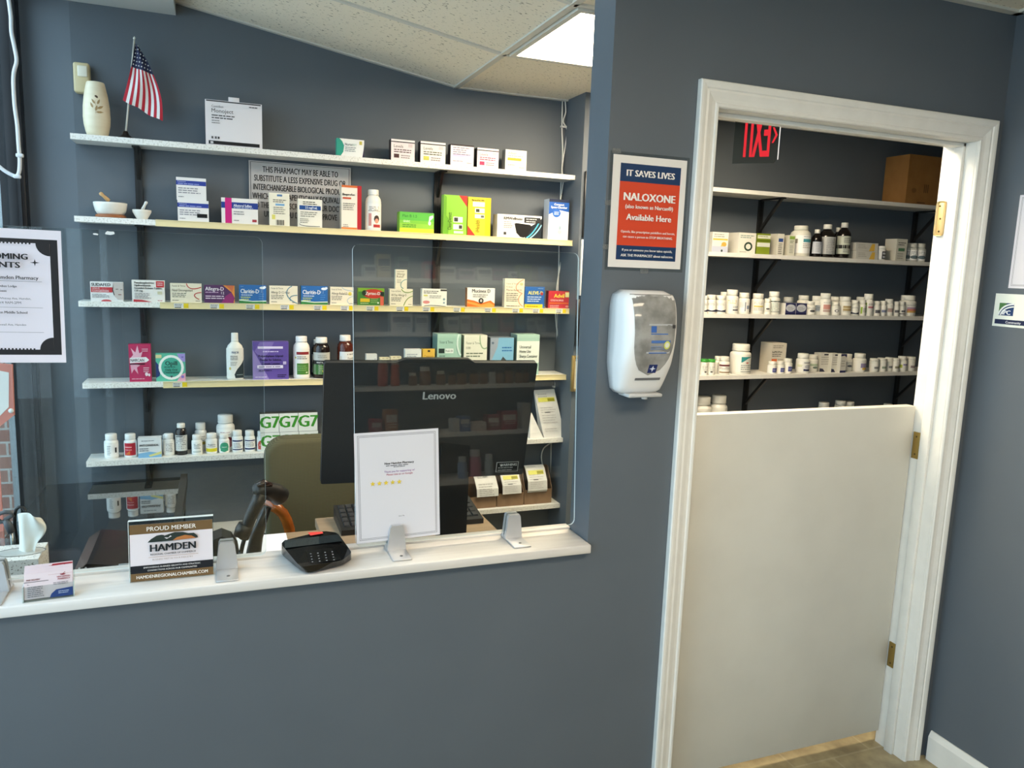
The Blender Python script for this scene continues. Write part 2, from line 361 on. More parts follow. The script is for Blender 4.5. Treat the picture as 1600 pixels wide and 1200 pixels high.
# ------------------------------------------------------------------ lights
def emit(col, s):
    m = bpy.data.materials.new('lamp'); m.use_nodes = True; N = m.node_tree.nodes; N.remove(N['Principled BSDF']); e = N.new('ShaderNodeEmission'); e.inputs['Color'].default_value = lin(col); e.inputs['Strength'].default_value = s
    m.node_tree.links.new(e.outputs[0], N['Material Output'].inputs['Surface']); return m
def panel(x0, y0, x1, y1, z, label, s, col='#ffebcb'):
    t = empty('ceiling_light', ((x0+x1)/2, (y0+y1)/2, z), label, 'ceiling light', 'recessed ceiling light panels')
    m = MB(); w = .02
    for a, b_ in (((x0, y0), (x1, y0+w)), ((x0, y1-w), (x1, y1)), ((x0, y0+w), (x0+w, y1-w)), ((x1-w, y0+w), (x1, y1-w))): m.box((*a, z-.012), (*b_, z-.001), TBAR)
    m.build('frame', t)
    m = MB(); m.box((x0+w, y0+w, z-.007), (x1-w, y1-w, z-.003), emit(col, s)); m.build('diffuser', t)
    return t
panel(.103, D-1.205, 1.285, D-.627, ZK, 'glowing recessed ceiling light panel over the pharmacy counter', 32.)
for i, (x, y) in enumerate(((-.47, -1.23), (-.47, -3.06))):
    panel(x+.014, y-.595, x+1.2, y-.015, ZC, ('glowing recessed light panel over the customer side, nearer the counter', 'glowing recessed light panel over the customer side, farther from the counter')[i], 19.)
def area(name, loc, rot, sx, sy, w, col):
    l = bpy.data.lights.new(name, 'AREA'); l.shape = 'RECTANGLE'; l.size = sx; l.size_y = sy; l.energy = w; l.color = col
    o = bpy.data.objects.new(name, l); o.location = loc; o.rotation_euler = rot; COL.objects.link(o); return o
for nm, loc, sx, sy in (('window_portal', (XC-.1, -2.2, 1.34), 2.1, 4.3), ('window_portal', (XC-.1, .86, 1.62), 2.6, 1.4)):
    rot = (0, -PI/2, 0)
    o = area(nm, loc, rot, sx, sy, 1, (1, 1, 1)); o.data.cycles.is_portal = True
wd = bpy.data.worlds.new('sky'); SC.world = wd; wd.use_nodes = True
bg = wd.node_tree.nodes['Background']; bg.inputs[0].default_value = (.68, .86, 1., 1); bg.inputs[1].default_value = 4.8
SC.view_settings.view_transform = 'Standard'; SC.view_settings.look = 'None'; SC.view_settings.exposure = 0; SC.view_settings.gamma = 1
SC.cycles.max_bounces = 8; SC.cycles.transparent_max_bounces = 16; SC.cycles.use_denoising = True
SC.cycles.caustics_reflective = False; SC.cycles.caustics_refractive = False
# ------------------------------------------------------------------ shelving behind the counter
def shelf(x0, x1, yf, z, label, group, strip=None, tags=(), th=.021, open_left=False):
    o = MB().box((x0, yf, z-th), (x1, D-.001, z), SHELF_TOP, mats={2: SHELF, 3: SHELF, 5: SHELF}).build('wall_shelf', loc=(x0, yf, z-th)); tag(o, label, 'shelf', group)
    if strip:
        m = MB(); m.box((strip, yf-.004, z-th-.003), (x1, yf-.0005, z+.001), STRIP); m.box((strip, yf-.007, z-th-.003), (x1, yf-.004, z-th), STRIP); m.box((strip, yf-.006, z-.002), (x1, yf-.004, z+.001), STRIP); m.build('price_rail', o, None if 0 else Vector((0, 0, 0)))
    for px in tags:
        a = P(px, 300, 'y', yf-.005).x if 0 else px; m = MB(); m.box((a, yf-.0056, z-th), (a+.052, yf-.0046, z-.003), mat('#dcdcda', .5))
        A = Art(m, .052, th-.003, face_fn((a, yf-.0056, z-th), (1,0,0), (0,0,1), (0,-1,0))); A.r(.66, 0, 1, 1, '#e3c81e'); A.ml(.05, .6, .7, 2, .3, '#77756f', .5); A.r(.05, .05, .5, .22, '#2c2c2c')
        m.build('price_tag', o)
    return o
ORD = ['', 'top', 'second', 'third', 'fourth', 'fifth', 'lowest']
def pxs(lst, y, zpx): return [P(p, zpx, 'y', y).x for p in lst]
tg3 = pxs([272, 328, 384, 438, 490, 532, 572, 619, 660, 708, 757, 800, 832, 868], YF, 478)
tg4 = pxs([270], YF, 600)
shelf(XL+.003, XR, YF, SZ[1], 'long white top shelf carrying the vase and small flag', 'long wall shelves behind the counter')
shelf(XL+.003, XR-.004, YF, SZ[2], 'second shelf down, carrying the marble mortars and green test kits', 'long wall shelves behind the counter', P(243, 345, 'y', YF).x)
shelf(XL+.003, XR-.006, YF, SZ[3], 'third shelf down, edged with yellow price tags under the allergy boxes', 'long wall shelves behind the counter', P(250, 475, 'y', YF).x, tg3)
shelf(XL+.003, XR-.003, YF, SZ[4], 'fourth shelf down, carrying the pink carton and purple carton', 'long wall shelves behind the counter', P(255, 600, 'y', YF).x, tg4)
shelf(XL+.003, XR, YF, SZ[5], 'fifth shelf down, carrying the row of white pill bottles', 'long wall shelves behind the counter')
shelf(XL+.003, XR, YF, SZ[6], 'lowest wall shelf holding the prescription bags on brown holders', 'long wall shelves behind the counter')
def upright(x, zb, zt, zs, alen, drop, label, group, w=.026, th=.021):
    t = empty('shelf_upright', (x, D, zb), label, 'shelf bracket', group)
    m = MB(); m.box((x-w/2, D-.016, zb), (x+w/2, D-.001, zt), BLACK); m.box((x-.004, D-.0165, zb+.01), (x+.004, D-.0155, zt-.01), mat('#060606', .6)); m.build('rail', t)
    for z in zs:
        m = MB(); za = z-th-.0005; y1 = D-.016; y0 = D-alen
        m.box((x-w/2, y0, za-.006), (x+w/2, y1, za), BLACK)
        m.prism([(y0+.01, za-.006), (y0+.03, za-.006), (y1, za-drop+.02), (y1, za-drop)], lambda u, v, d: Vector((d, u, v)), x-.006, x+.006, BLACK)
        m.build('bracket', t)
    return t
upright(P(218, 400, 'y', D).x+.008, .46, 2.035, [SZ[i] for i in range(1, 7)], .10, .12, 'black slotted shelf upright behind the vase end of the shelves', 'black shelf uprights')
upright(P(681, 400, 'y', D).x, .46, 2.035, [SZ[i] for i in range(1, 7)], 0.10, .11, 'black slotted shelf upright behind the green and yellow test kits', 'black shelf uprights', .034)
# ------------------------------------------------------------------ cartons and bottles
def carton(label, group, px0, px1, pt, pb, z, Y, dep, col, prints=(), side=None, topc=None, name='medicine_carton', sideprints=(), cat='box', h=None, lean=0):
    pm = (pt+pb)/2; x0 = P(px0, pm, 'y', Y).x; x1 = P(px1, pm, 'y', Y).x
    if h is None: h = P((px0+px1)/2, pt, 'y', Y).z-P((px0+px1)/2, pb, 'y', Y).z
    w = x1-x0; dep = min(dep, D-.018-Y)
    m = MB(); m.box((x0, Y, z), (x1, Y+dep, z+h), mat(col), mats={5: mat(side or col), 3: mat(side or col), 1: mat(topc or col)})
    draw(Art(m, w, h, face_fn((x0, Y, z), (1,0,0), (0,0,1), (0,-1,0))), prints)
    if sideprints: draw(Art(m, dep, h, face_fn((x0, Y+dep, z), (0,-1,0), (0,0,1), (-1,0,0))), sideprints)
    o = m.build(name, loc=((x0+x1)/2, Y+dep/2, z)); return tag(o, label, cat, group)
ST = {  # radius share by height share: body, cap
 'pill': ([(.97, 0), (1, .015), (1, .66), (.94, .71), (.74, .755), (.72, .77)], [(.8, .77), (.82, .78), (.82, .985), (.78, 1)]),
 'tub': ([(.97, 0), (1, .015), (1, .76), (.95, .80), (.86, .815)], [(.93, .82), (.95, .83), (.95, .985), (.9, 1)]),
 'jug': ([(.96, 0), (1, .02), (1, .70), (.93, .78), (.70, .845), (.62, .86)], [(.66, .86), (.68, .87), (.68, .985), (.64, 1)]),
 'syrup': ([(.96, 0), (1, .02), (1, .62), (.94, .70), (.66, .79), (.42, .835), (.40, .86)], [(.46, .86), (.48, .865), (.48, .985), (.44, 1)]),
 'lotion': ([(.86, 0), (.94, .02), (.98, .12), (1, .5), (.97, .64), (.82, .73), (.46, .80), (.42, .81)], [(.40, .81), (.41, .82), (.39, .985), (.36, 1)]),
}
def bottle(label, group, px0, px1, pt, pb, z, Y, style='pill', col='#e9e8e4', cap=None, lab='#f4f3f0', prints=(), lv=(.08, .62), name='pill_bottle', rough=.35, ang=78, h=None, turn=0, ridges=True, flat=1., cat='bottle'):
    pm = (pt+pb)/2; x0 = P(px0, pm, 'y', Y).x; x1 = P(px1, pm, 'y', Y).x; r = (x1-x0)/2; cx = (x0+x1)/2
    ry = r*flat
    if h is None: h = P((px0+px1)/2, pt, 'y', Y).z-P((px0+px1)/2, pb, 'y', Y).z
    cy = min(Y+ry, D-.004-ry)
    t = empty(name, (cx, cy, z), label, cat, group)
    b, c = ST[style]
    m = MB().lathe([(r*q, h*v) for q, v in b], (cx, cy, z), mat(col, rough, 0, .5), 20, sy=flat); m.build('body', t)
    m = MB(); cm = mat(cap or col, .45)
    m.lathe([(r*q, h*v) for q, v in c], (cx, cy, z), cm, 20, sy=flat)
    if ridges: m.lathe([(r*c[1][0]*1.03, h*(c[1][1]+.01)), (r*c[1][0]*1.03, h*(c[1][1]+.03))], (cx, cy, z), cm, 20, sy=flat)
    m.build('cap', t)
    if lab:
        m = MB(); lh = (lv[1]-lv[0])*h; R = r*1.006; lw = 2*math.radians(ang)*R; a0 = -PI/2-math.radians(ang)+turn
        def fn(x, y, d):
            a = a0+x/R; return Vector((cx+(R+d)*math.cos(a), cy+(R+d)*math.sin(a)*flat, z+lv[0]*h+y))
        n = 14; ac = mat(lab, .45)
        for i in range(n): m.add([fn(lw*i/n, 0, 0), fn(lw*(i+1)/n, 0, 0), fn(lw*(i+1)/n, lh, 0), fn(lw*i/n, lh, 0)], [(0,1,2,3)], ac)
        draw(Art(m, lw, lh, fn, 10), prints); m.build('label', t)
    return t
G1 = 'small cartons on the top shelf'; G2 = 'products on the second shelf'; G3 = 'cold and allergy boxes on the tagged third shelf'; G4 = 'products on the fourth shelf'; G5 = 'bottles and boxes on the fifth shelf'
Y1 = YF+.012
z = SZ[1]
carton('white syringe box with hang tab on the top shelf right of the flag', G1, 321, 409.5, 160.5, 231, z, Y1, .06, '#e6e0e2', [('r', .02, .965, .98, .99, '#2a2628'), ('t', 'Monoject', .11, .73, .085, '#3c393b'), ('t', 'Covidien', .11, .84, .05, '#6b6668'), ('ml', .11, .55, .655, 2, .055, '#4b4849'), ('ml', .11, .26, .54, 2, .05, '#8a8687'), ('r', .05, .03, .95, .105, '#1d1a1b'), ('r', .08, .04, .13, .09, '#cfcaca'), ('r', .1, .15, .13, .2, '#5a5758'), ('r', .16, .15, .19, .2, '#5a5758'), ('r', .21, .15, .24, .2, '#333'.replace('333', '333333')), ('ml', .77, .95, .9, 1, .05, '#555253')], topc='#dedadb')
q = bpy.data.objects['medicine_carton']; q.name = 'syringe_box'
a = P(357, 164, 'y', Y1); b_ = P(374, 164, 'y', Y1); m = MB(); zt = SZ[1]+(P(365, 160.5, 'y', Y1).z-P(365, 231, 'y', Y1).z); m.box((a.x, Y1, zt), (b_.x, Y1+.002, zt+.016), mat('#e6e0e2'), .0008); m.build('hang_tab', q, (0, 0, 0))
carton('white carton with teal swoosh left of the dark-edged cartons, top shelf', G1, 526, 569, 217.5, 245, z, Y1, .03, '#efefec', [('poly', [(0, 0), (.14, 0), (.24, .25), (.27, .6), (.2, .85), (.1, 1), (0, 1)], '#2f9a86'), ('poly', [(.93, 0), (1, 0), (1, .8), (.98, .45)], '#3d3350'), ('t', 'Nurtec', .3, .62, .15, '#2f3c46', .3), ('t', 'ODT', .56, .62, .12, '#8ab3a8', .16), ('ml', .3, .72, .5, 3, .1, '#7d8a8e'), ('r', .82, .72, .92, .92, '#c8bb5c')], side='#35a38d')
def pink(lbl, p0, p1, t0, b0, acc, dark='#2b1f21', body='#eadfe0', acc2=None, nm='Imdur'):
    carton(lbl, G1, p0, p1, t0, b0, z, Y1, .045, body, [('r', 0, .9, 1, .985, '#e9e6e6'), ('r', 0, .86, 1, .905, dark), ('t', nm, .12, .62, .13, acc, .5), ('ml', .12, .88, .5, 2, .1, acc), ('r', .12, .14, .34, .32, acc2 or acc), ('ml', .42, .9, .24, 2, .1, '#8d7f82'), ('r', .72, .66, .9, .82, '#d8c9cb')], side=dark, topc=dark)
pink('dark-edged carton with brown tablet patch, first of the dark-edged cartons on top shelf', 611, 648, 218, 251.5, '#4a2f31', nm='Levels')
pink('dark-edged carton with lime patch, second of the dark-edged cartons on top shelf', 657, 696, 222.6, 256.5, '#5b5a3c', body='#e8e3de', acc2='#c8c65a', nm='Levels')
carton('carton with pale lavender print band, third of the dark-edged cartons on top shelf', G1, 704, 740, 229, 262.5, z, Y1, .045, '#e6e1e4', [('r', 0, .93, 1, 1, '#3a3036'), ('r', .1, .42, .86, .56, '#cbbfdc'), ('ml', .1, .85, .82, 4, .1, '#8c8096'), ('ml', .1, .6, .2, 1, .1, '#a49aa8'), ('ml', .7, .92, .14, 1, .08, '#7d747d')], side='#3a2b30')
pink('pink carton with magenta patch, between lavender and yellow cartons on top shelf', 745.5, 779, 232, 263, '#9a3556', body='#ead9de', acc2='#b23a62', nm='Levels')
carton('white carton with amber print band, last on the top shelf', G1, 789.5, 822.5, 238, 270, z, Y1, .045, '#ebe7da', [('t', 'Advair', .12, .78, .12, '#a9a06a', .5), ('ml', .12, .85, .68, 2, .1, '#8fa39e'), ('r', .1, .48, .75, .6, '#dba62e'), ('ml', .12, .5, .24, 1, .1, '#9d998c'), ('ml', .66, .92, .14, 1, .09, '#8a8678')], side='#a8a29a')
# vase, flag, motion sensor
t = empty('vase', (P(152, 200, 'y', YF+.055).x, YF+.055, z), 'cream ceramic vase carved with a flower, at the window end of top shelf', 'vase')
vh = P(152, 123, 'y', YF+.055).z-P(152, 208, 'y', YF+.055).z; vr = (P(174, 170, 'y', YF+.055).x-P(130.5, 170, 'y', YF+.055).x)/2; c = t.location
CER = noise_mat('cream_ceramic', '#dccdae', '#e6d9bd', 9, .3, .7, .35, .25, (1, 1, 5))
MB().lathe([(vr*k, vh*v) for k, v in ((.66, 0), (.74, .01), (.84, .08), (.96, .22), (1, .36), (.97, .55), (.87, .75), (.74, .9), (.66, .985), (.62, 1), (.56, .995), (.58, .95), (.6, .8))], c, CER, 32).build('body', t)
m = MB()
def vf(u, v, d):
    k = 1.0 if v < .4 else 1-.34*((v-.4)/.6)**1.35; a = -PI/2+u; R = vr*k*1.004+d; return Vector((c.x+R*math.cos(a), c.y+R*math.sin(a), c.z+vh*v))
def leaf(u, v, a, l, w, cl):
    pts = [(-1, 0), (-.5, .8), (.2, .8), (1, 0), (.2, -.8), (-.5, -.8)]
    m.add([vf(u+(x*l*math.cos(a)-y*w*math.sin(a))/vr, v+(x*l*math.sin(a)+y*w*math.cos(a))/vh, .0016) for x, y in pts], [list(range(6))], mat(cl, .5))
for (u, v, a, l, w) in ((-.1, .62, 2.2, .011, .004), (-.22, .55, 2.0, .011, .0045), (.3, .62, 1.1, .011, .0045), (.42, .52, .5, .012, .005), (.12, .50, 1.3, .011, .0045), (.35, .43, .1, .013, .004)): leaf(u, v, a, l, w, '#a5875a')
for i in range(8):
    u0, v0 = .05+.05*math.sin(i*.5), .40+i*.03; m.add([vf(u0-.01, v0, .0016), vf(u0+.01, v0, .0016), vf(u0+.012, v0+.03, .0016), vf(u0-.008, v0+.03, .0016)], [(0,1,2,3)], mat('#b09668', .5))
m.lathe([(.0075, 0), (.007, .0015), (.004, .002)], vf(.1, .70, -.001), mat('#4a3420', .4), 12, axis=(0, -1, 0)); m.build('carved_flower', t)
# flag
Yg = YF+.05; pb_, ptp = P(195.6, 200, 'y', Yg), P(210, 60, 'y', Yg); fb = P(196.5, 210, 'y', Yg)
t = empty('desk_flag', (fb.x, Yg, z), 'small striped and starred flag on a black stand beside the vase', 'flag')
MB().lathe([(.034, 0), (.034, .004), (.024, .008), (.012, .016), (.008, .028), (.005, .03)], (fb.x, Yg, z), mat('#1c1410', .3), 20).build('stand', t)
m = MB(); m.tube([(fb.x, Yg, z+.02), ptp], .0034, mat('#d9d4c8', .35), 8); m.lathe([(.001, -.006), (.0055, 0), (.001, .007)], ptp, mat('#e4dfd4', .35), 10); m.build('pole', t)
m = MB(); RED, WH, BLU = mat('#b31f30', .8), mat('#e6e1de', .8), mat('#1e2445', .8)
def fp(px, py, s=0.): p = P(px, py, 'y', Yg-.006); p.y += .007*math.sin(s*9)-.004; return p
def lp_(a, b, t): return (a[0]+(b[0]-a[0])*t, a[1]+(b[1]-a[1])*t)
TL, TR, BL, BR_ = (205.2, 104), (240, 117), (192, 156.5), (254.5, 191); nR = 8; NS = 13
def edge(i, j):
    a = lp_(TL, TR, i/NS); b2 = lp_(BL, BR_, i/NS); p = lp_(a, b2, j/nR)
    return (p[0]+5*math.sin(PI*j/nR)*(i/NS), p[1]+1.2*math.sin(i*.9)*j/nR)
for i in range(NS):
    for j in range(nR):
        q = [edge(i, j), edge(i+1, j), edge(i+1, j+1), edge(i, j+1)]; ss = [i/NS+.04*j, (i+1)/NS+.04*j, (i+1)/NS+.04*(j+1), i/NS+.04*(j+1)]
        m.add([fp(*q[k], ss[k]) for k in range(4)], [(0,3,2,1)], RED if i % 2 == 0 else WH)
m.build('striped_cloth', t)
m = MB(); top = (212.2, 67)
for i in range(NS):
    for j in range(6):
        def ce(a, b2): p = lp_(top, lp_(TL, TR, a/NS), (b2+.35)/6.35); return (p[0]+2.2*math.sin(PI*b2/6)*a/NS, p[1])
        q = [ce(i, j), ce(i+1, j), ce(i+1, j+1), ce(i, j+1)]; ss = [i/NS, (i+1)/NS, (i+1)/NS, i/NS]
        m.add([fp(*q[k], ss[k]) for k in range(4)], [(0,3,2,1)], BLU)
for j in range(1, 7):
    for i in range(j+1):
        p = lp_(top, lp_(TL, TR, (i+.5)/(j+1)), (j-.3)/6.5); p = (p[0]+2.2*math.sin(PI*j/6.5)*((i+.5)/(j+1)), p[1]); pt = fp(p[0], p[1], (i+.5)/(j+1)); pt.y -= .0012
        m.add([pt+Vector((math.sin(k*PI/5), 0, math.cos(k*PI/5)))*(.0036 if k % 2 == 0 else .0015) for k in range(10)], [list(range(10))[::-1]], WH)
m.build('starred_canton', t)
a, b_ = P(114, 97, 'y', D-.03), P(142, 147, 'y', D-.03)
t = empty('motion_sensor', ((a.x+b_.x)/2, D, b_.z), 'beige motion sensor box in the wall corner above the vase', 'motion sensor')
MB().box((a.x, D-.045, b_.z), (b_.x, D-.001, a.z), mat('#c9b88f', .45), .008, 3).build('housing', t)
MB().box((a.x+(b_.x-a.x)*.28, D-.05, b_.z+(a.z-b_.z)*.52), (b_.x-.006, D-.04, a.z-.012), mat('#ded7c4', .3), .004, 3).build('lens', t)
# ------------------------------------------------------------------ second shelf
z = SZ[2]
def band(col='#2d3f94', dark=None):
    pr = [('r', 0, .66, 1, .86, col), ('t', 'Pulmicort', .05, .78, .06, '#c8cfee', .4), ('ml', .05, .8, .7, 1, .08, '#9fa9da'), ('ml', .06, .9, .5, 3, .1, '#8a8790'), ('ml', .06, .3, .12, 1, .08, '#7a7880')]
    if dark: pr.append(('r', .62, .2, .95, .38, '#0d0d0f'))
    return pr
hh = P(300, 312, 'y', Y1).z-P(300, 345.6, 'y', Y1).z
o1 = carton('white and navy carton with black patch, lower of the two stacked', G2, 277.6, 326, 312, 345.6, z, Y1, .06, '#e5e1de', band(dark=1))
carton('white and navy carton resting on the other, upper of the two stacked', G2, 275.5, 322, 277, 312, z+hh, Y1+.004, .055, '#e5e1de', band())
carton('white carton with magenta stripe and navy band beside the stacked pair', G2, 346, 403, 309.5, 349.5, z, Y1, .05, '#e6e2dd', [('r', .0, .6, 1, .84, '#213a87'), ('r', .1, 0, .28, 1, '#c21f78'), ('t', 'Albuterol Sulfate', .33, .67, .1, '#dfe4f2', .5, 'l', 1), ('ml', .33, .9, .62, 1, .07, '#a9b5d8'), ('ml', .33, .65, .46, 2, .09, '#8d8a8c'), ('r', .84, .1, .96, .2, '#a23b45'), ('ml', .33, .5, .12, 1, .08, '#777477')], side='#dcd8d4')
carton('tall white carton with barcode in front of the pharmacy notice', G2, 421, 452.4, 302, 353.4, z, Y1, .04, '#e9e3d0', [('r', .38, .9, .64, .96, '#5b82b0'), ('ml', .18, .85, .78, 2, .055, '#4f4d46'), ('r', .3, .62, .75, .68, '#79a8cf'), ('ml', .2, .8, .55, 4, .06, '#8b887d'), ('r', .12, .2, .28, .34, '#d8d06a')]+[('r', .33+.045*i, .03, .33+.045*i+(.028 if i % 3 else .015), .19, '#2d2b28') for i in range(9)])
carton('white carton with blue dose band in front of the notice, right of the barcode carton', G2, 465.6, 503.4, 311.6, 356, z, Y1, .04, '#e9e5d8', [('r', .06, .62, .94, .77, '#1f4a8f'), ('t', '2.5 mg/3 mL', .3, .66, .08, '#e6ecf4', .5, 'l', 1), ('ml', .2, .8, .88, 2, .07, '#4d4b47'), ('ml', .1, .85, .52, 3, .07, '#8d8a80'), ('ml', .08, .45, .28, 3, .06, '#86837a'), ('curve', [(.06, .12), (.1, .05), (.3, .04), (.9, .05)], .018, '#3b3b38')])
carton('tall white ibuprofen carton with orange ends and red side stripe', G2, 533.6, 564.7, 291, 360, z, Y1, .05, '#e8e1d4', [('r', 0, .95, 1, 1, '#d06a35'), ('r', 0, 0, .78, .05, '#d8803f'), ('r', .79, 0, 1, 1, '#b0222c'), ('t', 'Ibuprofen', .06, .77, .05, '#2a2523', .7, 'l', 1), ('r', .06, .69, .48, .73, '#c9553a'), ('ml', .08, .7, .58, 4, .045, '#8f8a80'), ('ml', .08, .4, .1, 2, .04, '#8f8a80')], side='#d9cbb6')
bottle('white plastic bottle with red picture label, beside the ibuprofen carton', G2, 573, 597.7, 297, 362, z, Y1, 'jug', '#e2e0da', '#e6e4df', '#ece8e2', [('ml', .25, .75, .85, 3, .06, '#5e5a55'), ('t', 'Acetaminophen', .2, .68, .06, '#2f2c2a', .6), ('r', .22, .1, .36, .6, '#cf8f86'), ('r', .45, .04, .8, .16, '#b23534'), ('e', .6, .38, .13, .15, '#3b2a26'), ('e', .6, .3, .09, .1, '#c98f7a')], (.06, .66), 'liquid_bottle')
carton('wide green and yellow plastic-patch carton beside the black upright', G2, 624.4, 678, 335, 367, z, Y1, .05, '#8cc43c', [('r', 0, .6, 1, 1, '#5db648'), ('r', 0, .45, 1, .6, '#7bbf40'), ('r', 0, 0, 1, .22, '#c9d33a'), ('t', 'Plan B 1.5', .08, .75, .13, '#2f6b35', .5), ('t', 'GENERIC', .1, .5, .1, '#eaf3d6', .2), ('ml', .08, .6, .36, 2, .09, '#4c8a30'), ('poly', [(.84, .55), (.97, .78), (.97, .9), (.86, .84)], '#e4e6d8'), ('e', .87, .5, .04, .1, '#eef0e4')], side='#7fb63a')
def kit(pr, c1, c2): return pr
carton('upright lime green test kit carton with red corner flash', G2, 693, 729.5, 308, 370, z, Y1, .04, '#86bf34', [('poly', [(0, 0), (.22, 0), (.22, .4), (.12, .48), (.12, .95), (0, 1)], '#6aa52c'), ('poly', [(.64, 1), (1, 1), (1, .72)], '#c2352c'), ('r', .42, .32, .82, .46, '#e7ead8'), ('r', .45, .34, .62, .44, '#3a3f35'), ('r', .42, .14, .82, .27, '#e7ead8'), ('r', .66, .16, .8, .25, '#3a3f35'), ('r', .45, .04, .85, .1, '#dfe6c8'), ('t', 'ClearDetect', .34, .12, .1, '#31551b', .7, 'l', 1, 1, PI/2)], side='#a8cf5a', topc='#a23a2e')
carton('upright yellow test kit carton with red corner flash', G2, 731, 766.5, 310.6, 371, z, Y1, .04, '#e6d02a', [('r', .76, 0, 1, 1, '#e3bf1e'), ('poly', [(0, 0), (.36, 0), (0, .26)], '#c2352c'), ('t', 'BinaxNOW', .16, .9, .05, '#2e2c1a', .6, 'l', 1), ('r', .2, .76, .72, .88, '#eceada'), ('r', .3, .6, .72, .72, '#eceada'), ('r', .34, .62, .5, .7, '#3a3f35'), ('r', .3, .46, .72, .56, '#eceada'), ('r', .56, .48, .7, .54, '#5a5f55'), ('t', 'iHealth', .52, .1, .12, '#6a5a12', .5, 'l', 0, 1, PI/2)], side='#cbb51f')
carton('white carton showing a black device with blue streaks', G2, 777, 846, 338, 374, z, Y1, .06, '#e8e6e0', [('poly', [(.62, 0), (1, 0), (1, .9), (.9, .72), (.72, .5)], '#16202a'), ('curve', [(.66, .02), (.82, .2), (.96, .8)], .06, '#4fa9c4'), ('curve', [(.74, .02), (.88, .2), (1, .62)], .05, '#8fd0de'), ('poly', [(.38, .62), (.42, .65), (.74, .6), (.78, .5), (.68, .12), (.6, .03), (.52, .05), (.43, .22)], '#0b0b0c'), ('r', .6, .68, .97, .92, '#232426'), ('ml', .64, .94, .82, 2, .1, '#b9babb'), ('t', 'RMWellness', .14, .78, .12, '#232323', .42, 'l', 1), ('ml', .14, .36, .66, 4, .08, '#9b9892'), ('r', .14, .12, .2, .24, '#3b3b3b')], side='#dad8d2', topc='#3b3c3e')
carton('tall white and blue spacer chamber carton, last on the second shelf', G2, 857, 888.4, 313, 376.6, z, Y1, .06, '#e8eaec', [('r', 0, .93, 1, 1, '#1a2440'), ('poly', [(0, .62), (.5, .74), (1, .7), (1, .93), (0, .93)], '#1f56a6'), ('t', 'Compact', .5, .85, .05, '#f0f2f4', .6, 'c', 1), ('t', 'Space Chamber', .5, .78, .05, '#f0f2f4', .8, 'c', 1), ('e', .38, .66, .2, .1, '#2a62b4'), ('ml', .26, .52, .68, 3, .03, '#c8d6ea'), ('poly', [(.34, .46), (.8, .48), (.66, .36), (.48, .36)], '#cdd6cc'), ('r', .5, .06, .64, .36, '#c2c8cc'), ('e', .57, .2, .1, .05, '#aeb6bc'), ('r', .52, .26, .62, .34, '#8fa3b2')], side='#c7ccd4', topc='#1a2440')
# mortars
def mortar(px0, px1, pt, pb, Yc, label, pa, pb2, tipc, board=None):
    x0, x1 = P(px0, pt, 'y', Yc).x, P(px1, pt, 'y', Yc).x; r = (x1-x0)/2; cx = (x0+x1)/2; zz = SZ[2]
    if board:
        zz += .012; o = MB().lathe([(r*.86, 0), (r*.9, .003), (r*.9, .009), (r*.86, .0118)], (cx, Yc, SZ[2]), noise_mat('board_wood', '#8a4f2a', '#a8683c', 8, .3, .7, .5, 0, (1, 12, 1)), 28).build('wooden_coaster', loc=(cx, Yc, SZ[2])); tag(o, 'round brown wooden coaster under the larger mortar', 'coaster')
    h = P((px0+px1)/2, pt, 'y', Yc).z-P((px0+px1)/2, pb, 'y', Yc).z-(.012 if board else 0)
    k = .72 if board else .5
    t = empty('mortar', (cx, Yc, zz), label, 'mortar', 'mortars on the second shelf')
    MAR = noise_mat('white_marble', '#d9d3c6', '#ece8df', 18, .3, .7, .3)
    MB().lathe([(r*k, 0), (r*(k+.06), h*.05), (r*(.9 if board else .72), h*.3), (r*.98, h*.75), (r, h*.97), (r*.98, h), (r*.9, h*.98), (r*.8, h*.5), (r*.5, h*.3), (r*.1, h*.26)], (cx, Yc, zz), MAR, 32).build('bowl', t)
    a, b2 = P(*pa, 'y', Yc-.01), P(*pb2, 'y', Yc); m = MB()
    m.tube([b2+(b2-a)*.3, b2, a.lerp(b2, .5), a.lerp(b2, .15), a], .0068 if board else .0055, mat('#d3a873', .4) if board else MAR, 12, [1.1, 1.1, .85, 1.1, .7])
    o = m.build('pestle', loc=b2); tag(o, 'turned wooden pestle leaning in the larger mortar' if board else 'white marble pestle leaning in the smaller mortar', 'pestle')
mortar(145, 199, 313, 337, YF+.06, 'wide white mortar bowl standing on a wooden coaster', (156, 301), (167, 311), 0, 1)
mortar(206.5, 236.5, 326, 341, YF+.045, 'small white mortar beside the wide bowl', (229, 315), (224, 325), 0)
# notice
a, b_ = P(388.5, 250, 'y', D-.012), P(548, 262, 'y', D-.012); zb = P(548, 357, 'y', D-.012).z; w = b_.x-a.x; h = a.z-SZ[2]-.001
m = MB(); m.box((a.x, D-.012, SZ[2]+.001), (b_.x, D-.008, a.z), mat('#b9b5b3', .45))
A = Art(m, w, h, face_fn((a.x, D-.012, SZ[2]+.001), (1,0,0), (0,0,1), (0,-1,0)))
A.r(.012, .016, .988, .984, '#6f6d6c'); A.r(.02, .024, .98, .976, '#b9b5b3')
for i, s in enumerate(('THIS PHARMACY MAY BE ABLE TO', 'SUBSTITUTE A LESS EXPENSIVE DRUG OR', 'INTERCHANGEABLE BIOLOGICAL PRODUCT', 'WHICH IS THERAPEUTICALLY EQUIVALENT', 'TO THE ONE PRESCRIBED BY YOUR DOCTOR', 'UNLESS YOU DO NOT APPROVE')):
    A.t(s, .5, .832-i*.137, .092, '#1f1e1e', [.74, .9, .92, .94, .94, .72][i], 'c', .6)
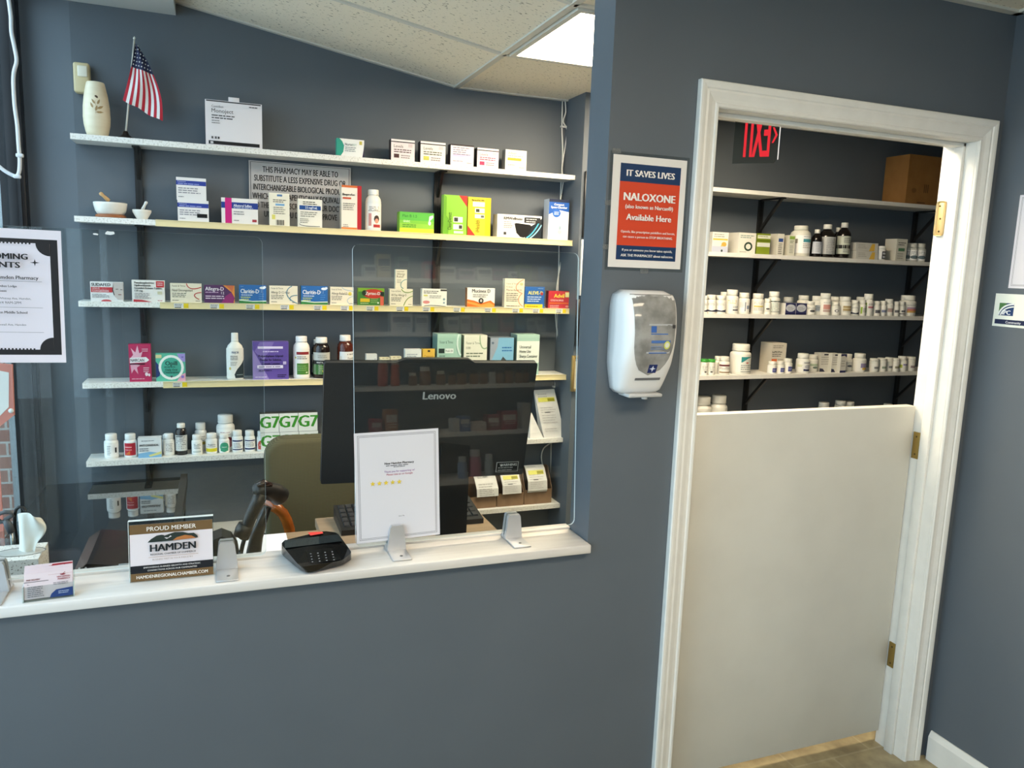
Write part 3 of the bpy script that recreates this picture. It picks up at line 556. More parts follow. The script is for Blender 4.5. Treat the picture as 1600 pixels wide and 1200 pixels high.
tag(m.build('notice_sign', loc=((a.x+b_.x)/2, D-.01, SZ[2]+.001)), 'grey notice about substituting less expensive drugs, propped on the wall behind cartons', 'sign')
# ------------------------------------------------------------------ third shelf
z = SZ[3]; Y3 = YF+.006
def swirl(t1, t2, c, pts): return [('t', 'Foster & Thrive', .06, .82, .09, '#4b4a44', .42), ('t', t1, .06, .58, .13, '#35342f', .66), ('ml', .06, .6, .46, 3, .09, '#6f6d64'), ('ml', .06, .3, .1, 1, .08, '#6f6d64'), ('ml', .8, .96, .08, 1, .07, '#5d5b52')]+[('curve', q, .045, c) for q in pts]
CRM = '#e6dcc4'
carton('white and red sinus carton with a face pictured, first on the third shelf', G3, 141, 192, 437.5, 468, z, Y3, .03, '#e9e6e4', [('r', .02, .46, .68, .73, '#c23a40'), ('t', 'SUDAFED', .04, .78, .15, '#1f1d1f', .58, 'l', 1), ('t', 'SINUS', .06, .62, .09, '#f2dede', .3), ('t', 'CONGESTION', .06, .49, .1, '#f4e8e8', .5), ('poly', [(.7, .98), (1, .98), (1, .1), (.84, .1), (.72, .3), (.68, .6)], '#c9beb8'), ('poly', [(.72, .95), (.7, .6), (.74, .35), (.72, .3), (.67, .6)], '#2d2b2d'), ('r', .78, .62, .86, .65, '#4a3f3d'), ('r', .92, .6, .99, .63, '#4a3f3d'), ('r', .85, .34, .95, .38, '#8a5a55'), ('ml', .05, .62, .34, 3, .07, '#8b888a'), ('e', .48, 0, .16, .1, '#c23a40', 0, 180)])
carton('white carton with red corner label, second on the third shelf', G3, 206, 257, 435, 469, z, Y3, .03, '#ebe6e0', [('r', .74, .68, .99, .97, '#c43a3e'), ('ml', .78, .95, .86, 2, .09, '#e9c9c9'), ('t', 'Pseudoephedrine', .08, .84, .09, '#2b2828', .6, 'l', 1), ('t', 'Hydrochloride', .08, .72, .09, '#2b2828', .5, 'l', 1), ('t', 'Extended Release Tablets,', .08, .6, .085, '#2b2828', .85, 'l', 1), ('t', '120 mg', .08, .48, .085, '#2b2828', .3, 'l', 1), ('ml', .08, .6, .38, 4, .07, '#858082'), ('r', .78, .36, .92, .5, '#c9c3a4'), ('poly', [(.04, 0), (.62, 0), (.3, .1), (.04, .12)], '#b8323a'), ('ml', .78, .96, .06, 1, .06, '#b8323a')])
carton('cream carton with red ribbon swirl, third on the third shelf', G3, 266, 315, 441, 471, z, Y3, .03, CRM, swirl('Nasal Decongestant', '', '#c03f3c', [[(.52, 1), (.56, .62), (.84, .72), (.99, .82)], [(.99, .55), (.68, .5), (.72, .3), (.92, .18)]]))
carton('dark purple and orange allergy carton with white lettering', G3, 319, 366.5, 443.5, 471.5, z, Y3, .03, '#4d2257', [('poly', [(.62, 1), (1, 1), (1, 0), (.95, 0), (1, .3), (.9, .62)], '#d98a3a'), ('poly', [(.7, 1), (.98, 1), (.92, .6), (.84, .8)], '#c46a44'), ('poly', [(.55, 0), (.96, 0), (.98, .34), (.88, .6), (.7, .4)], '#8a2a6a'), ('t', 'Allegra-D', .04, .7, .2, '#f0e6ee', .6, 'l', .6), ('t', '12', .56, .5, .14, '#f0e6ee', .2), ('ml', .04, .5, .58, 1, .1, '#c9a9c9'), ('ml', .04, .75, .36, 2, .12, '#d9c3d6')])
def clar(lbl, p0, p1, t0, b0):
    carton(lbl, G3, p0, p1, t0, b0, z, Y3, .03, '#1a63a8', [('poly', [(0, 0), (1, 0), (1, .12), (.5, .1), (0, .16)], '#2f7a3c'), ('poly', [(0, .16), (.5, .1), (1, .12), (1, .18), (.5, .15), (0, .22)], '#cfe0d0'), ('t', 'Claritin-D', .06, .56, .22, '#eef2f6', .66, 'l', .7), ('ml', .08, .5, .44, 1, .1, '#cfdcec'), ('ml', .06, .42, .32, 2, .11, '#c9d36a'), ('ml', .72, .92, .5, 3, .12, '#4f88c4'), ('t', '12', .74, .62, .14, '#8fb4dc', .15), ('e', .86, .86, .11, .07, '#e3edf4'), ('e', .94, .9, .05, .06, '#e3edf4'), ('ml', .06, .2, .9, 1, .06, '#7aa4d2')], side='#145a4a')
clar('blue allergy carton with white lettering next to the purple carton', 373.5, 416, 443.5, 472.5)
carton('cream carton with teal ribbon swirl, between the two blue allergy cartons', G3, 421, 465, 444.6, 473, z, Y3, .03, CRM, swirl('Allergy D-12 Hour', '', '#5b8796', [[(.8, 1), (.5, .8), (.55, .3), (.98, .05)], [(.99, .5), (.8, .5), (.66, .4), (.75, .2)]]))
clar('blue allergy carton with white lettering between two cream cartons', 470.5, 512, 445, 474)
carton('cream carton with pale grey swirl and yellow dot, before the glass edge', G3, 516, 552.5, 447, 475, z, Y3, .03, CRM, swirl('Allergy Relief-D', '', '#b3c0c2', [[(.5, 1), (.55, .8), (.9, .85), (1, .75)], [(.98, .5), (.7, .4), (.65, .2), (.85, .05)]])+[('e', .84, .64, .07, .1, '#d8c455')])
carton('green carton with red oval name patch', G3, 559.6, 600.5, 448.5, 475.5, z, Y3, .03, '#3f7d2e', [('r', 0, .8, 1, 1, '#7fa832'), ('e', .58, .68, .4, .27, '#c0392b'), ('e', .24, .72, .1, .16, '#20301c'), ('t', 'Zyrtec-D', .28, .62, .17, '#f3e9e2', .56, 'l', 1), ('r', .08, .2, .44, .4, '#d8b92c'), ('r', .84, .02, .98, .52, '#d4634c'), ('r', .84, .56, .98, .8, '#23281f'), ('ml', .48, .8, .36, 3, .1, '#8fb86a'), ('ml', .08, .4, .1, 1, .1, '#b9cf9a'), ('e', .76, .16, .03, .05, '#e8ead8')], side='#86a83a')
carton('cream carton with olive ribbon swirl, standing under the small upright carton', G3, 609, 645, 450.5, 477, z, Y3, .035, CRM, swirl('All Day Allergy-D', '', '#7f9a4a', [[(.5, 1), (.6, .7), (.9, .8), (1, .9)], [(1, .6), (.75, .5), (.68, .3), (.6, .02)]]))
hh = P(627, 450.5, 'y', Y3).z-P(627, 477, 'y', Y3).z
carton('small upright cream carton standing on top of the olive-swirl carton', G3, 618, 636, 420.6, 451, z+hh, Y3+.004, .024, CRM, [('t', 'Allergy', .12, .72, .11, '#5b4a3c', .7), ('t', 'Relief', .12, .58, .11, '#5b4a3c', .7), ('ml', .12, .75, .88, 1, .06, '#6f6d64'), ('ml', .12, .6, .46, 3, .07, '#86847a'), ('curve', [(.98, .5), (.4, .45), (.3, .1), (.7, .02)], .04, '#6f9a94')])
carton('white carton with yellow and pink print, between cream swirl and orange cartons', G3, 659.5, 698, 451.5, 479, z, Y3, .03, '#e8e6dc', [('r', .74, .88, 1, .98, '#3b3b38'), ('ml', .06, .7, .84, 2, .1, '#4b4a46'), ('r', .06, .58, .22, .66, '#d4cf6a'), ('ml', .3, .8, .58, 2, .1, '#8d8b84'), ('e', .17, .24, .14, .09, '#d88a86'), ('e', .89, .42, .05, .07, '#8fa7b2'), ('e', .89, .22, .04, .06, '#8fa7b2'), ('curve', [(.08, .02), (.3, .1), (.6, .06), (.98, .01)], .03, '#3b3b36')])
carton('white carton with orange wave along the bottom', G3, 730, 773, 450, 480, z, Y3, .03, '#ece9e2', [('poly', [(0, 0), (1, 0), (1, .2), (.85, .36), (.7, .3), (.5, .2), (.25, .34), (0, .4)], '#d9702a'), ('poly', [(0, .3), (.3, .22), (.5, .12), (.8, .26), (1, .1), (1, .02), (.5, .02), (0, .2)], '#e59a4a'), ('t', 'Mucinex D', .17, .76, .18, '#26221f', .66, 'l', .7), ('ml', .2, .76, .62, 2, .1, '#8c877e'), ('e', .5, .34, .09, .14, '#241d1c'), ('e', .5, .34, .04, .08, '#c9c3ba')], side='#a4683a')
carton('tall cream carton with coral ribbon swirl, left of the blue and red cartons', G3, 788.5, 819, 436.7, 482, z, Y3, .03, CRM, [('t', 'Foster & Thrive', .08, .8, .05, '#4b4a44', .6), ('t', '12 Hour', .08, .69, .05, '#4b4a44', .4), ('t', 'Mucus Relief D', .08, .58, .065, '#6a4a3c', .84), ('ml', .08, .75, .48, 5, .065, '#77746a'), ('ml', .1, .9, .05, 1, .05, '#5b584e'), ('curve', [(.95, .98), (.5, .85), (.4, .6), (.9, .5)], .025, '#d98a66'), ('curve', [(.9, .5), (.6, .36), (.7, .12), (.95, .05)], .025, '#d98a66'), ('e', .84, .82, .09, .05, '#c3c58a')])
carton('blue carton with yellow name and yellow base band', G3, 820, 850.4, 450, 483, z, Y3, .03, '#2360aa', [('r', 0, 0, .92, .18, '#e4c52c'), ('t', 'ALEVE-D', .16, .64, .16, '#f0df6a', .76, 'l', 1), ('ml', .12, .9, .5, 3, .1, '#c4d6ec'), ('e', .86, .68, .07, .07, '#b23a3a'), ('ml', .1, .7, .06, 1, .08, '#8a6f1a'), ('ml', .65, .95, .92, 1, .05, '#a9c4e4')], side='#1a4a88')
carton('red carton with yellow name, last on the third shelf', G3, 856.8, 890, 456.5, 483.5, z, Y3, .03, '#b82a33', [('t', 'Advil', .26, .62, .22, '#ecd24a', .55, 'l', .8), ('r', .78, .66, .98, .94, '#d6d08f'), ('t', 'COLD & SINUS', .1, .42, .1, '#f0dede', .6), ('r', .04, .26, .98, .34, '#d2662f'), ('ml', .08, .5, .14, 2, .09, '#e0b0ae'), ('e', .88, .12, .08, .06, '#d88a80')], side='#8f2129')
# ------------------------------------------------------------------ fourth shelf
z = SZ[4]; Y4 = YF+.016
carton('upright magenta naloxone carton near the window end', G4, 201.5, 236, 535.5, 594, z, Y4, .03, '#b51f55', [('poly', [(.05, .62), (.2, .72), (.1, .9), (.3, .78), (.4, .97), (.48, .76), (.62, .8), (.55, .66)], '#e6b3c4'), ('poly', [(.05, .5), (.5, .44), (.35, .38), (.4, .2), (.22, .34), (.1, .22)], '#e0a3b8'), ('poly', [(.04, .5), (.78, .52), (.92, .58), (.78, .66), (.04, .64)], '#f0eced'), ('t', 'NARCAN', .07, .54, .075, '#2b1a20', .62, 'l', .5), ('r', .04, .46, .72, .49, '#3a1222'), ('ml', .6, .9, .86, 2, .05, '#e3b6c4'), ('ml', .64, .94, .36, 3, .05, '#e3b6c4'), ('e', .78, .2, .07, .05, '#ecd6dd'), ('e', .9, .18, .05, .04, '#ecd6dd'), ('ml', .1, .8, .07, 1, .04, '#e3b6c4')])
carton('square teal carton with a large white ring, beside the magenta carton', G4, 243.5, 289.5, 549.5, 592.5, z, Y4, .03, '#56b59a', [('poly', [(0, .72), (0, .12), (.12, .2), (.16, .5)], '#27386f'), ('poly', [(.72, 1), (1, 1), (1, .7), (.84, .72)], '#9f8fcf'), ('poly', [(.7, 0), (1, 0), (1, .3), (.85, .22)], '#e0a3b6'), ('r', 0, .84, .2, .96, '#d8cf9a'), ('ring', .52, .5, .43, .45, '#e9ece6', '#48a892', .8), ('t', 'Opill', .52, .58, .15, '#14352f', .4, 'c', .8), ('ml', .28, .78, .5, 1, .08, '#24584e'), ('t', 'Daily Oral', .52, .38, .075, '#14352f', .4, 'c', .5), ('t', 'Contraceptive', .52, .29, .075, '#14352f', .5, 'c', .5), ('poly', [(.47, .2), (.57, .2), (.52, .12)], '#3c3f4a'), ('e', .9, .16, .05, .05, '#7f6fc0'), ('ml', .88, .95, .86, 1, .08, '#4a3f88')], side='#3a8f78')
bottle('slim white lotion bottle with dark leaf-shaped label corner', G4, 353.5, 381, 518.5, 591.6, z, Y4, 'lotion', '#e8e5dd', '#eeebe4', '#ece9e2', [('poly', [(.5, 0), (.97, 0), (.97, .62), (.8, .48), (.58, .3), (.46, .12)], '#253238'), ('t', 'MAJOR', .36, .82, .075, '#39557f', .3, 'l', .5), ('ml', .3, .66, .72, 3, .055, '#4a4843'), ('ml', .3, .6, .52, 3, .05, '#8b887e'), ('e', .28, .32, .05, .05, '#cdb96a'), ('ml', .55, .85, .1, 1, .05, '#8fa0a2')], (.04, .68), 'lotion_bottle', flat=.6)
carton('large purple powder carton behind the front glass edge', G4, 395, 451, 532.5, 591, z, Y4, .05, '#5a4694', [('poly', [(0, 0), (.45, 0), (.12, .6), (0, .8)], '#8f7fb8'), ('poly', [(.2, 1), (.6, 1), (.3, .5), (.05, .75)], '#7a68aa'), ('r', .14, .82, .84, .88, '#d9cfe6'), ('ml', .28, .72, .73, 1, .06, '#cfc4e2'), ('t', 'Polyethylene Glycol', .5, .6, .055, '#1e1630', .68, 'c', 1), ('t', 'Powder for Solution,', .5, .5, .055, '#1e1630', .6, 'c', 1), ('t', 'Osmotic Laxative', .5, .4, .055, '#1e1630', .5, 'c', 1), ('r', .12, .3, .84, .38, '#e0d8ea'), ('ml', .16, .8, .33, 1, .05, '#5b4f7a'), ('r', .84, .4, .93, .48, '#b9aed0'), ('ml', .16, .62, .23, 1, .05, '#2b2146'), ('ml', .06, .4, .06, 1, .04, '#d8d0e6'), ('ml', .68, .94, .11, 2, .05, '#2b2146')], side='#8f84ac', topc='#6a579f')
bottle('white bottle with red band and green panel, left of the dark bottles', G4, 459, 485.5, 525.5, 591, z, Y4, 'jug', '#e6e3dc', '#eae8e3', '#e9e7e0', [('r', .26, .08, .82, .52, '#4c7f33'), ('r', .24, .86, .84, .97, '#8a2a2c'), ('ml', .28, .8, .76, 2, .07, '#4b4843'), ('ml', .3, .75, .4, 3, .08, '#7fa768'), ('e', .2, .74, .04, .04, '#c9b85a'), ('e', .7, .16, .05, .03, '#c9d8b8')], (.05, .66), 'liquid_bottle')
bottle('dark brown bottle with white cap, mostly hidden behind another dark bottle', G4, 488, 508, 523, 580, z, YF+.075, 'jug', '#1b1210', '#e6e2da', '#c9c9c4', [('r', .1, .4, .9, .6, '#1a1a1a')], (.1, .6), 'liquid_bottle', .15)
bottle('dark brown bottle with black band and green panel, beside the monitor', G4, 490.5, 517, 526.6, 590, z, Y4-.004, 'jug', '#1b1210', '#e9e5dd', '#b9bbb4', [('r', .0, 0, 1, .46, '#3f6e34'), ('r', 0, .46, 1, .64, '#15171a'), ('t', 'MINT FLAVOR', .5, .51, .07, '#e2e4e0', .5, 'c', .5), ('ml', .3, .75, .84, 2, .08, '#8a8c86'), ('ml', .36, .7, .34, 3, .09, '#88a56e'), ('r', .5, .1, .75, .2, '#c8c24a')], (.1, .64), 'liquid_bottle', .15)
bottle('amber brown bottle with white label, standing above the monitor corner', G4, 528.5, 553.5, 526, 592, z, Y4, 'jug', '#4f2014', '#e8e4dc', '#dcdcd8', [('ml', .42, .9, .86, 1, .1, '#4a4a4c'), ('t', 'Fluoxetine', .44, .66, .09, '#3b3b3d', .44), ('t', 'Suspension', .44, .52, .09, '#3b3b3d', .44), ('r', .44, .22, .86, .34, '#4a5a8f'), ('r', .0, .55, .12, .8, '#d0cabc')], (.1, .62), 'liquid_bottle', .2, 70, turn=.35)
carton('tiny plain white carton above the monitor edge', G4, 572.5, 589, 552.5, 589, z, Y4, .03, '#dddcd8', [('ml', .3, .75, .35, 1, .06, '#3f3f3f'), ('ml', .75, .92, .78, 1, .06, '#8a8884')])
for i, (p0, p1, tp) in enumerate(((594, 609, 560), (610.5, 627, 558.5))):
    lb = ('short cream carton nearest the tiny white carton above the monitor', 'short cream carton with ragged top, second above the monitor')[i]
    carton(lb, G4, p0, p1, tp, 590.5, z, Y4, .03, '#e0d6b8', [('ml', .1, .8, .85, 2, .08, '#9c9276'), ('poly', [(.1, 1), (.3, .93), (.5, 1), (.7, .94), (.9, 1)], '#b9ad8c')])
carton('white carton with blue and lemon print above the monitor bump', G4, 633, 658, 547, 590, z, Y4, .03, '#dfe3df', [('ml', .1, .8, .8, 3, .07, '#8d97a2'), ('poly', [(.55, .35), (.95, .6), (.98, .75), (.7, .55)], '#d6d05a'), ('r', 0, .3, .6, .42, '#a9c3d8'), ('ml', .1, .6, .3, 2, .06, '#8d97a2')])
carton('small yellow carton with hang hole beside the blood pressure box', G4, 660.5, 679, 547, 590.5, z, Y4, .03, '#e2b84a', [('r', .4, .88, .6, .95, '#4a3a1c'), ('t', 'Compare', .1, .68, .09, '#7a4a1c', .8), ('ml', .1, .85, .5, 3, .08, '#a5802c')], topc='#3a3026')
BP = [('t', 'Foster & Thrive', .1, .78, .065, '#3c5a52', .55), ('r', .06, .55, .3, .66, '#23302d'), ('r', .33, .55, .68, .66, '#e4ece6'), ('t', 'Model 500', .35, .58, .05, '#3b4743', .3), ('ml', .08, .4, .47, 1, .06, '#5a7a70'), ('t', 'Blood Pressure', .08, .3, .09, '#1f3a33', .84, 'l', .4), ('t', 'Monitor', .08, .16, .09, '#1f3a33', .5, 'l', .4), ('curve', [(1, .5), (.8, .6), (.8, .9), (.9, 1)], .04, '#d9ebe2')]
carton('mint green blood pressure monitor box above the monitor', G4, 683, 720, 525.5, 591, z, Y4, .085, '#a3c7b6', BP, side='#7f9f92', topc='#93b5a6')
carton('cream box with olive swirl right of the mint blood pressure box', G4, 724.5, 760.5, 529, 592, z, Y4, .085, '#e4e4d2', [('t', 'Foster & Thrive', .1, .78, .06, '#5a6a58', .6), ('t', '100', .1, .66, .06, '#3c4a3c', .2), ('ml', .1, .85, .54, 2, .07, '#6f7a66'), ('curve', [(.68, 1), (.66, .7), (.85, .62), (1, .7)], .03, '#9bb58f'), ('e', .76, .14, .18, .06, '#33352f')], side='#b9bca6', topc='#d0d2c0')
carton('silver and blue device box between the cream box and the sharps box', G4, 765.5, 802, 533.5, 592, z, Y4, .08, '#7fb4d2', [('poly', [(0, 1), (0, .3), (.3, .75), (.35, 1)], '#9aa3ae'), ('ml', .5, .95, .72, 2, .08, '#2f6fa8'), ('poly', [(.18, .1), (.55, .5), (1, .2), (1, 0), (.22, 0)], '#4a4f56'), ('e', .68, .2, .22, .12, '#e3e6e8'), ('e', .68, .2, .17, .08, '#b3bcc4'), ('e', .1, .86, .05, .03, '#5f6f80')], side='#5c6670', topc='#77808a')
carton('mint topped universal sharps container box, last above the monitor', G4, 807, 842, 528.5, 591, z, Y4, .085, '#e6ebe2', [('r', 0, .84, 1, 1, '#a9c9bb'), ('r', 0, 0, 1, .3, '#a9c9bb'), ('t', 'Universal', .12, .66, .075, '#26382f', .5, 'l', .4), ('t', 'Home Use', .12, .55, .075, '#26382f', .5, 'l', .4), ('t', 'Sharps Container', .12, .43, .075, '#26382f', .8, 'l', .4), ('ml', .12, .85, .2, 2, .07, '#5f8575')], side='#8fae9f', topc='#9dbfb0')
# ------------------------------------------------------------------ fifth shelf
z = SZ[5]; Y5 = YF+.03
def pb(label, p0, p1, t0, b0, prints, Y=Y5, style='pill', **k): return bottle(label, G5, p0, p1, t0, b0, z, Y, style, prints=prints, **k)
pb('white pill bottle with small grey print, first on the fifth shelf', 161, 184, 676, 713, [('ml', .3, .5, .8, 6, .13, '#9b9a98'), ('r', .72, .3, .82, .7, '#2b2b2b')])
pb('white pill bottle with large red label, second on the fifth shelf', 192.5, 213, 677, 713, [('r', .14, .04, .86, .96, '#c02a38'), ('r', .14, .62, .6, .7, '#e8a0a0'), ('poly', [(.2, .1), (.5, .4), (.5, .12)], '#d8763a'), ('ml', .2, .7, .44, 1, .08, '#f0c8c8')], lv=(.08, .66))
carton('flat white anti-diarrheal carton with blue and yellow base', G5, 215.5, 252, 683.5, 714, z, Y5-.01, .04, '#e6e8e8', [('poly', [(0, 0), (1, 0), (1, .2), (.5, .3), (0, .22)], '#7fb0d4'), ('poly', [(.45, .12), (1, .3), (1, .16), (.5, .04)], '#dcd58a'), ('ml', .15, .85, .84, 1, .08, '#7a7f84'), ('t', 'ANTI-DIARRHEAL', .06, .58, .11, '#222428', .84, 'l', .8), ('ml', .06, .5, .44, 2, .1, '#6a6f74')])
pb('white pill bottle just behind another plain white one beside the flat carton', 252, 270, 678, 706, [('ml', .3, .7, .7, 4, .14, '#9b9a98')], Y5+.045)
pb('white pill bottle with grey speckled label beside the flat carton', 254.5, 272.5, 680, 713.5, [('ml', .3, .8, .85, 6, .13, '#7f7e7c')])
bottle('dark bottle with white cap, behind the front dark bottle on fifth shelf', G5, 276, 291, 660, 700, z, Y5+.045, 'syrup', '#1d1613', '#e8e5dd', None, name='liquid_bottle', rough=.2)
bottle('dark bottle with white cap and white label on the fifth shelf', G5, 273.5, 292.5, 665, 713.5, z, Y5, 'jug', '#1d1613', '#e8e5dd', '#d8d8d4', [('ml', .15, .85, .86, 7, .12, '#77777a'), ('r', .15, .9, .6, .96, '#555555')], (.14, .64), 'liquid_bottle', .2)
pb('tall white bottle behind the front row, right of the dark bottle', 304, 323, 663, 706, [('ml', .3, .8, .8, 4, .13, '#9b9a98'), ('r', .6, .3, .9, .5, '#b9a23a')], Y5+.062)
pb('white pill bottle with grey-green print, just right of the dark bottle', 299, 316, 680.5, 711, [('ml', .3, .8, .85, 4, .13, '#5f6a62'), ('r', .2, .1, .8, .22, '#b9c4c0')], YF+.02)
pb('white pill bottle with yellow lower label', 321, 340, 680, 710.5, [('r', .1, .04, .9, .34, '#e0d02c'), ('t', 'Aspirin', .5, .6, .16, '#333333', .5, 'c'), ('ml', .2, .8, .46, 1, .1, '#8a8884')], lv=(.08, .66))
pb('large white bottle with maroon arch label standing behind the row', 338, 367, 648.5, 704, [('ml', .28, .74, .82, 2, .1, '#b89a9c'), ('e', .62, .35, .2, .25, '#7a2330'), ('e', .62, .25, .16, .2, '#c9898c')], Y5+.045)
pb('white pill bottle with round green label', 341.5, 358.7, 680.5, 709.5, [('e', .52, .42, .33, .44, '#3f9a78'), ('r', .25, .05, .8, .3, '#3f9a78'), ('ml', .35, .7, .4, 1, .12, '#cfe4d8')], lv=(.08, .66))
pb('white pill bottle with navy bands, left of its twin', 362.5, 380, 676.5, 709.5, [('r', .1, .8, .9, .93, '#2a3560'), ('r', .1, .06, .9, .16, '#2a3560'), ('ml', .2, .8, .62, 4, .12, '#7f7e86')])
pb('white pill bottle with navy bands, right of its twin', 382, 399.5, 676.5, 708.5, [('r', .1, .82, .9, .93, '#2a3560'), ('r', .1, .06, .9, .2, '#2a3560'), ('ml', .2, .8, .64, 3, .14, '#7f7e86')])
pb('white pill bottle with round coral label before the green-lettered boxes', 401.5, 416, 677.5, 708, [('e', .52, .42, .36, .42, '#cf5a4c'), ('r', .2, .05, .85, .3, '#cf5a4c'), ('ml', .3, .75, .4, 1, .12, '#f0d0c8')], lv=(.08, .66))
GG = [('t', 'G7', .02, .24, .62, '#3f8f2c', 1.0, 'l', 1.3)]
hh = P(450, 650.7, 'y', Y5).z-P(450, 679.5, 'y', Y5).z
for r_, (nm, zz, yy) in enumerate((('bottom', z, Y5-.004), ('top', z+hh+.0005, Y5))):
    for i, (p0, p1) in enumerate(((406.3, 435.7), (436.4, 465.6), (466.4, 496))):
        dx = 1 if r_ == 0 else 0
        carton('white carton with big green lettering, %s of the %s row of three' % (('nearest the bottles', 'middle', 'nearest the monitor')[i], nm), 'stacked white cartons with green lettering', p0+dx, p1+dx, 650.7, 679.5, zz, yy, .05, '#e2e6de', GG, side='#2f332c', topc='#40443c', h=hh)
# ------------------------------------------------------------------ prescription bags, fifth and lowest shelf
BAG = noise_mat('bag_paper', '#d6d4d0', '#e2e0dc', 30, .3, .7, .7, .3)
def slip(A, yellow=.75):
    A.ml(.12, .6, .9, 2, .05, '#b9b7b2'); A.r(.1, yellow-.03, .9, yellow+.06, '#dcd86a'); A.r(.55, yellow-.02, .88, yellow+.04, '#9a9420')
    A.ml(.12, .85, .62, 3, .045, '#aaa8a4', .3); A.r(.3, .52, .55, .54, '#6b6a68'); A.ml(.12, .85, .46, 4, .05, '#bab8b4', .3); A.ml(.12, .8, .18, 2, .05, '#bab8b4', .3)
Yb = YF+.02
def bag(label, c4, z0, dep, yellow=.75, write=True, name='prescription_bag'):
    # c4: photo points bottom left, bottom right, top right, top left of the front
    q = [P(*p, 'y', Yb) for p in c4]; dz = z0-min(q[0].z, q[1].z)
    q = [Vector((p.x, Yb+(.03 if i > 1 else 0), max(p.z+dz, z0))) for i, p in enumerate(q)]; q[0].z = q[1].z = z0
    bk = [Vector((p.x, p.y+(dep if i < 2 else .006), p.z)) for i, p in enumerate(q)]
    m = MB(); m.add(q+bk, [(0,1,2,3), (7,6,5,4), (0,4,5,1), (1,5,6,2), (2,6,7,3), (3,7,4,0)], BAG)
    def fn(x, y, d):
        a = q[0].lerp(q[1], x); b2 = q[3].lerp(q[2], x); p = a.lerp(b2, y); return p+Vector((0, -d-.0004, 0))
    if write: slip(Art(m, 1, 1, fn), yellow)
    return tag(m.build(name, loc=((q[0].x+q[1].x)/2, Yb+.02, z0)), label, 'bag', 'white prescription bags')
bag('tall white prescription bag with receipt standing on the fifth shelf end', [(850, 685), (883, 684), (870, 611), (838, 613)], SZ[5], .06, .78)
bag('small white folded bag peeking past the monitor beside the tall bag', [(828, 687), (849, 686), (834.5, 649), (832.5, 649)], SZ[5], .03, write=False)
KR = noise_mat('kraft_card', '#7a5f45', '#8d7054', 20, .3, .7, .8)
Yl = YF+.025
for i, (p0, p1, t0, t1, lab) in enumerate(((728, 776, 742, 738, 'brown card holder nearest the monitor on the lowest shelf'), (777, 818.5, 738, 735, 'middle brown card holder on the lowest shelf'), (819.5, 862, 732, 729, 'brown card holder at the shelf end on the lowest shelf'))):
    x0, x1 = P(p0, 770, 'y', Yl).x, P(p1, 770, 'y', Yl).x; h = P(p0, t0, 'y', Yl).z-P(p0, 786, 'y', Yl).z; zb = SZ[6]
    m = MB(); th = .003
    m.prism([(0, 0), (.085, 0), (.085, h), (.06, h), (0, h*.45)], lambda u, v, d: Vector((d, Yl+u, zb+v)), x0, x0+th, KR); m.prism([(0, 0), (.085, 0), (.085, h), (.06, h), (0, h*.45)], lambda u, v, d: Vector((d, Yl+u, zb+v)), x1-th, x1, KR)
    m.box((x0+th, Yl, zb), (x1-th, Yl+th, zb+h*.42), KR); m.box((x0+th, Yl+.082, zb), (x1-th, Yl+.085, zb+h), KR); m.box((x0+th, Yl+th, zb), (x1-th, Yl+.082, zb+th), KR)
    tag(m.build('card_holder', loc=((x0+x1)/2, Yl+.04, zb)), lab, 'holder', 'brown card holders on the lowest shelf')
    w = (x1-x0)*.7; xa = x0+(x1-x0)*(.34, .18, .1)[i]; m = MB(); pts = [(-.004, .05), (-.010, h*.35), (-.004, h*.62), (.035, h*.92), (.055, h*1.0)]
    def cv(y):
        f = y*(len(pts)-1); k = min(int(f), len(pts)-2); t2 = f-k; a, b2 = pts[k], pts[k+1]; return a[0]+(b2[0]-a[0])*t2, a[1]+(b2[1]-a[1])*t2
    n = 12
    def fn(x, y, d, xa=xa, w=w):
        u, v = cv(y); u2, v2 = cv(min(1, y+.02)) if y < .98 else cv(y); return Vector((xa+x*w, Yl+u-d-.001, zb+v*.98+.012))
    vs = [fn(x, j/n, 0) for j in range(n+1) for x in (0, 1)]+[fn(x, j/n, -.0025) for j in range(n+1) for x in (0, 1)]; o_ = 2*(n+1); fs = []
    for j in range(n): k = 2*j; fs += [(k, k+1, k+3, k+2), (o_+k+2, o_+k+3, o_+k+1, o_+k), (k, k+2, o_+k+2, o_+k), (k+1, o_+k+1, o_+k+3, k+3)]
    m.add(vs, fs, BAG); A = Art(m, 1, 1, fn)
    for k in range(1): slip(A, (.9, .66, .66)[i]) if i else (A.ml(.15, .7, .9, 3, .06, '#8d8b87'), A.r(.4, .86, .62, .89, '#4b4a48'), A.ml(.12, .85, .6, 8, .06, '#a9a7a2'))
    tag(m.build('prescription_bag', loc=(xa+w/2, Yl, zb+.012)), ('white receipt bag without yellow mark, in the holder nearest the monitor', 'white receipt bag with wide yellow mark, in the middle holder', 'white receipt bag with small yellow mark, in the holder at the shelf end')[i], 'bag', 'white prescription bags')
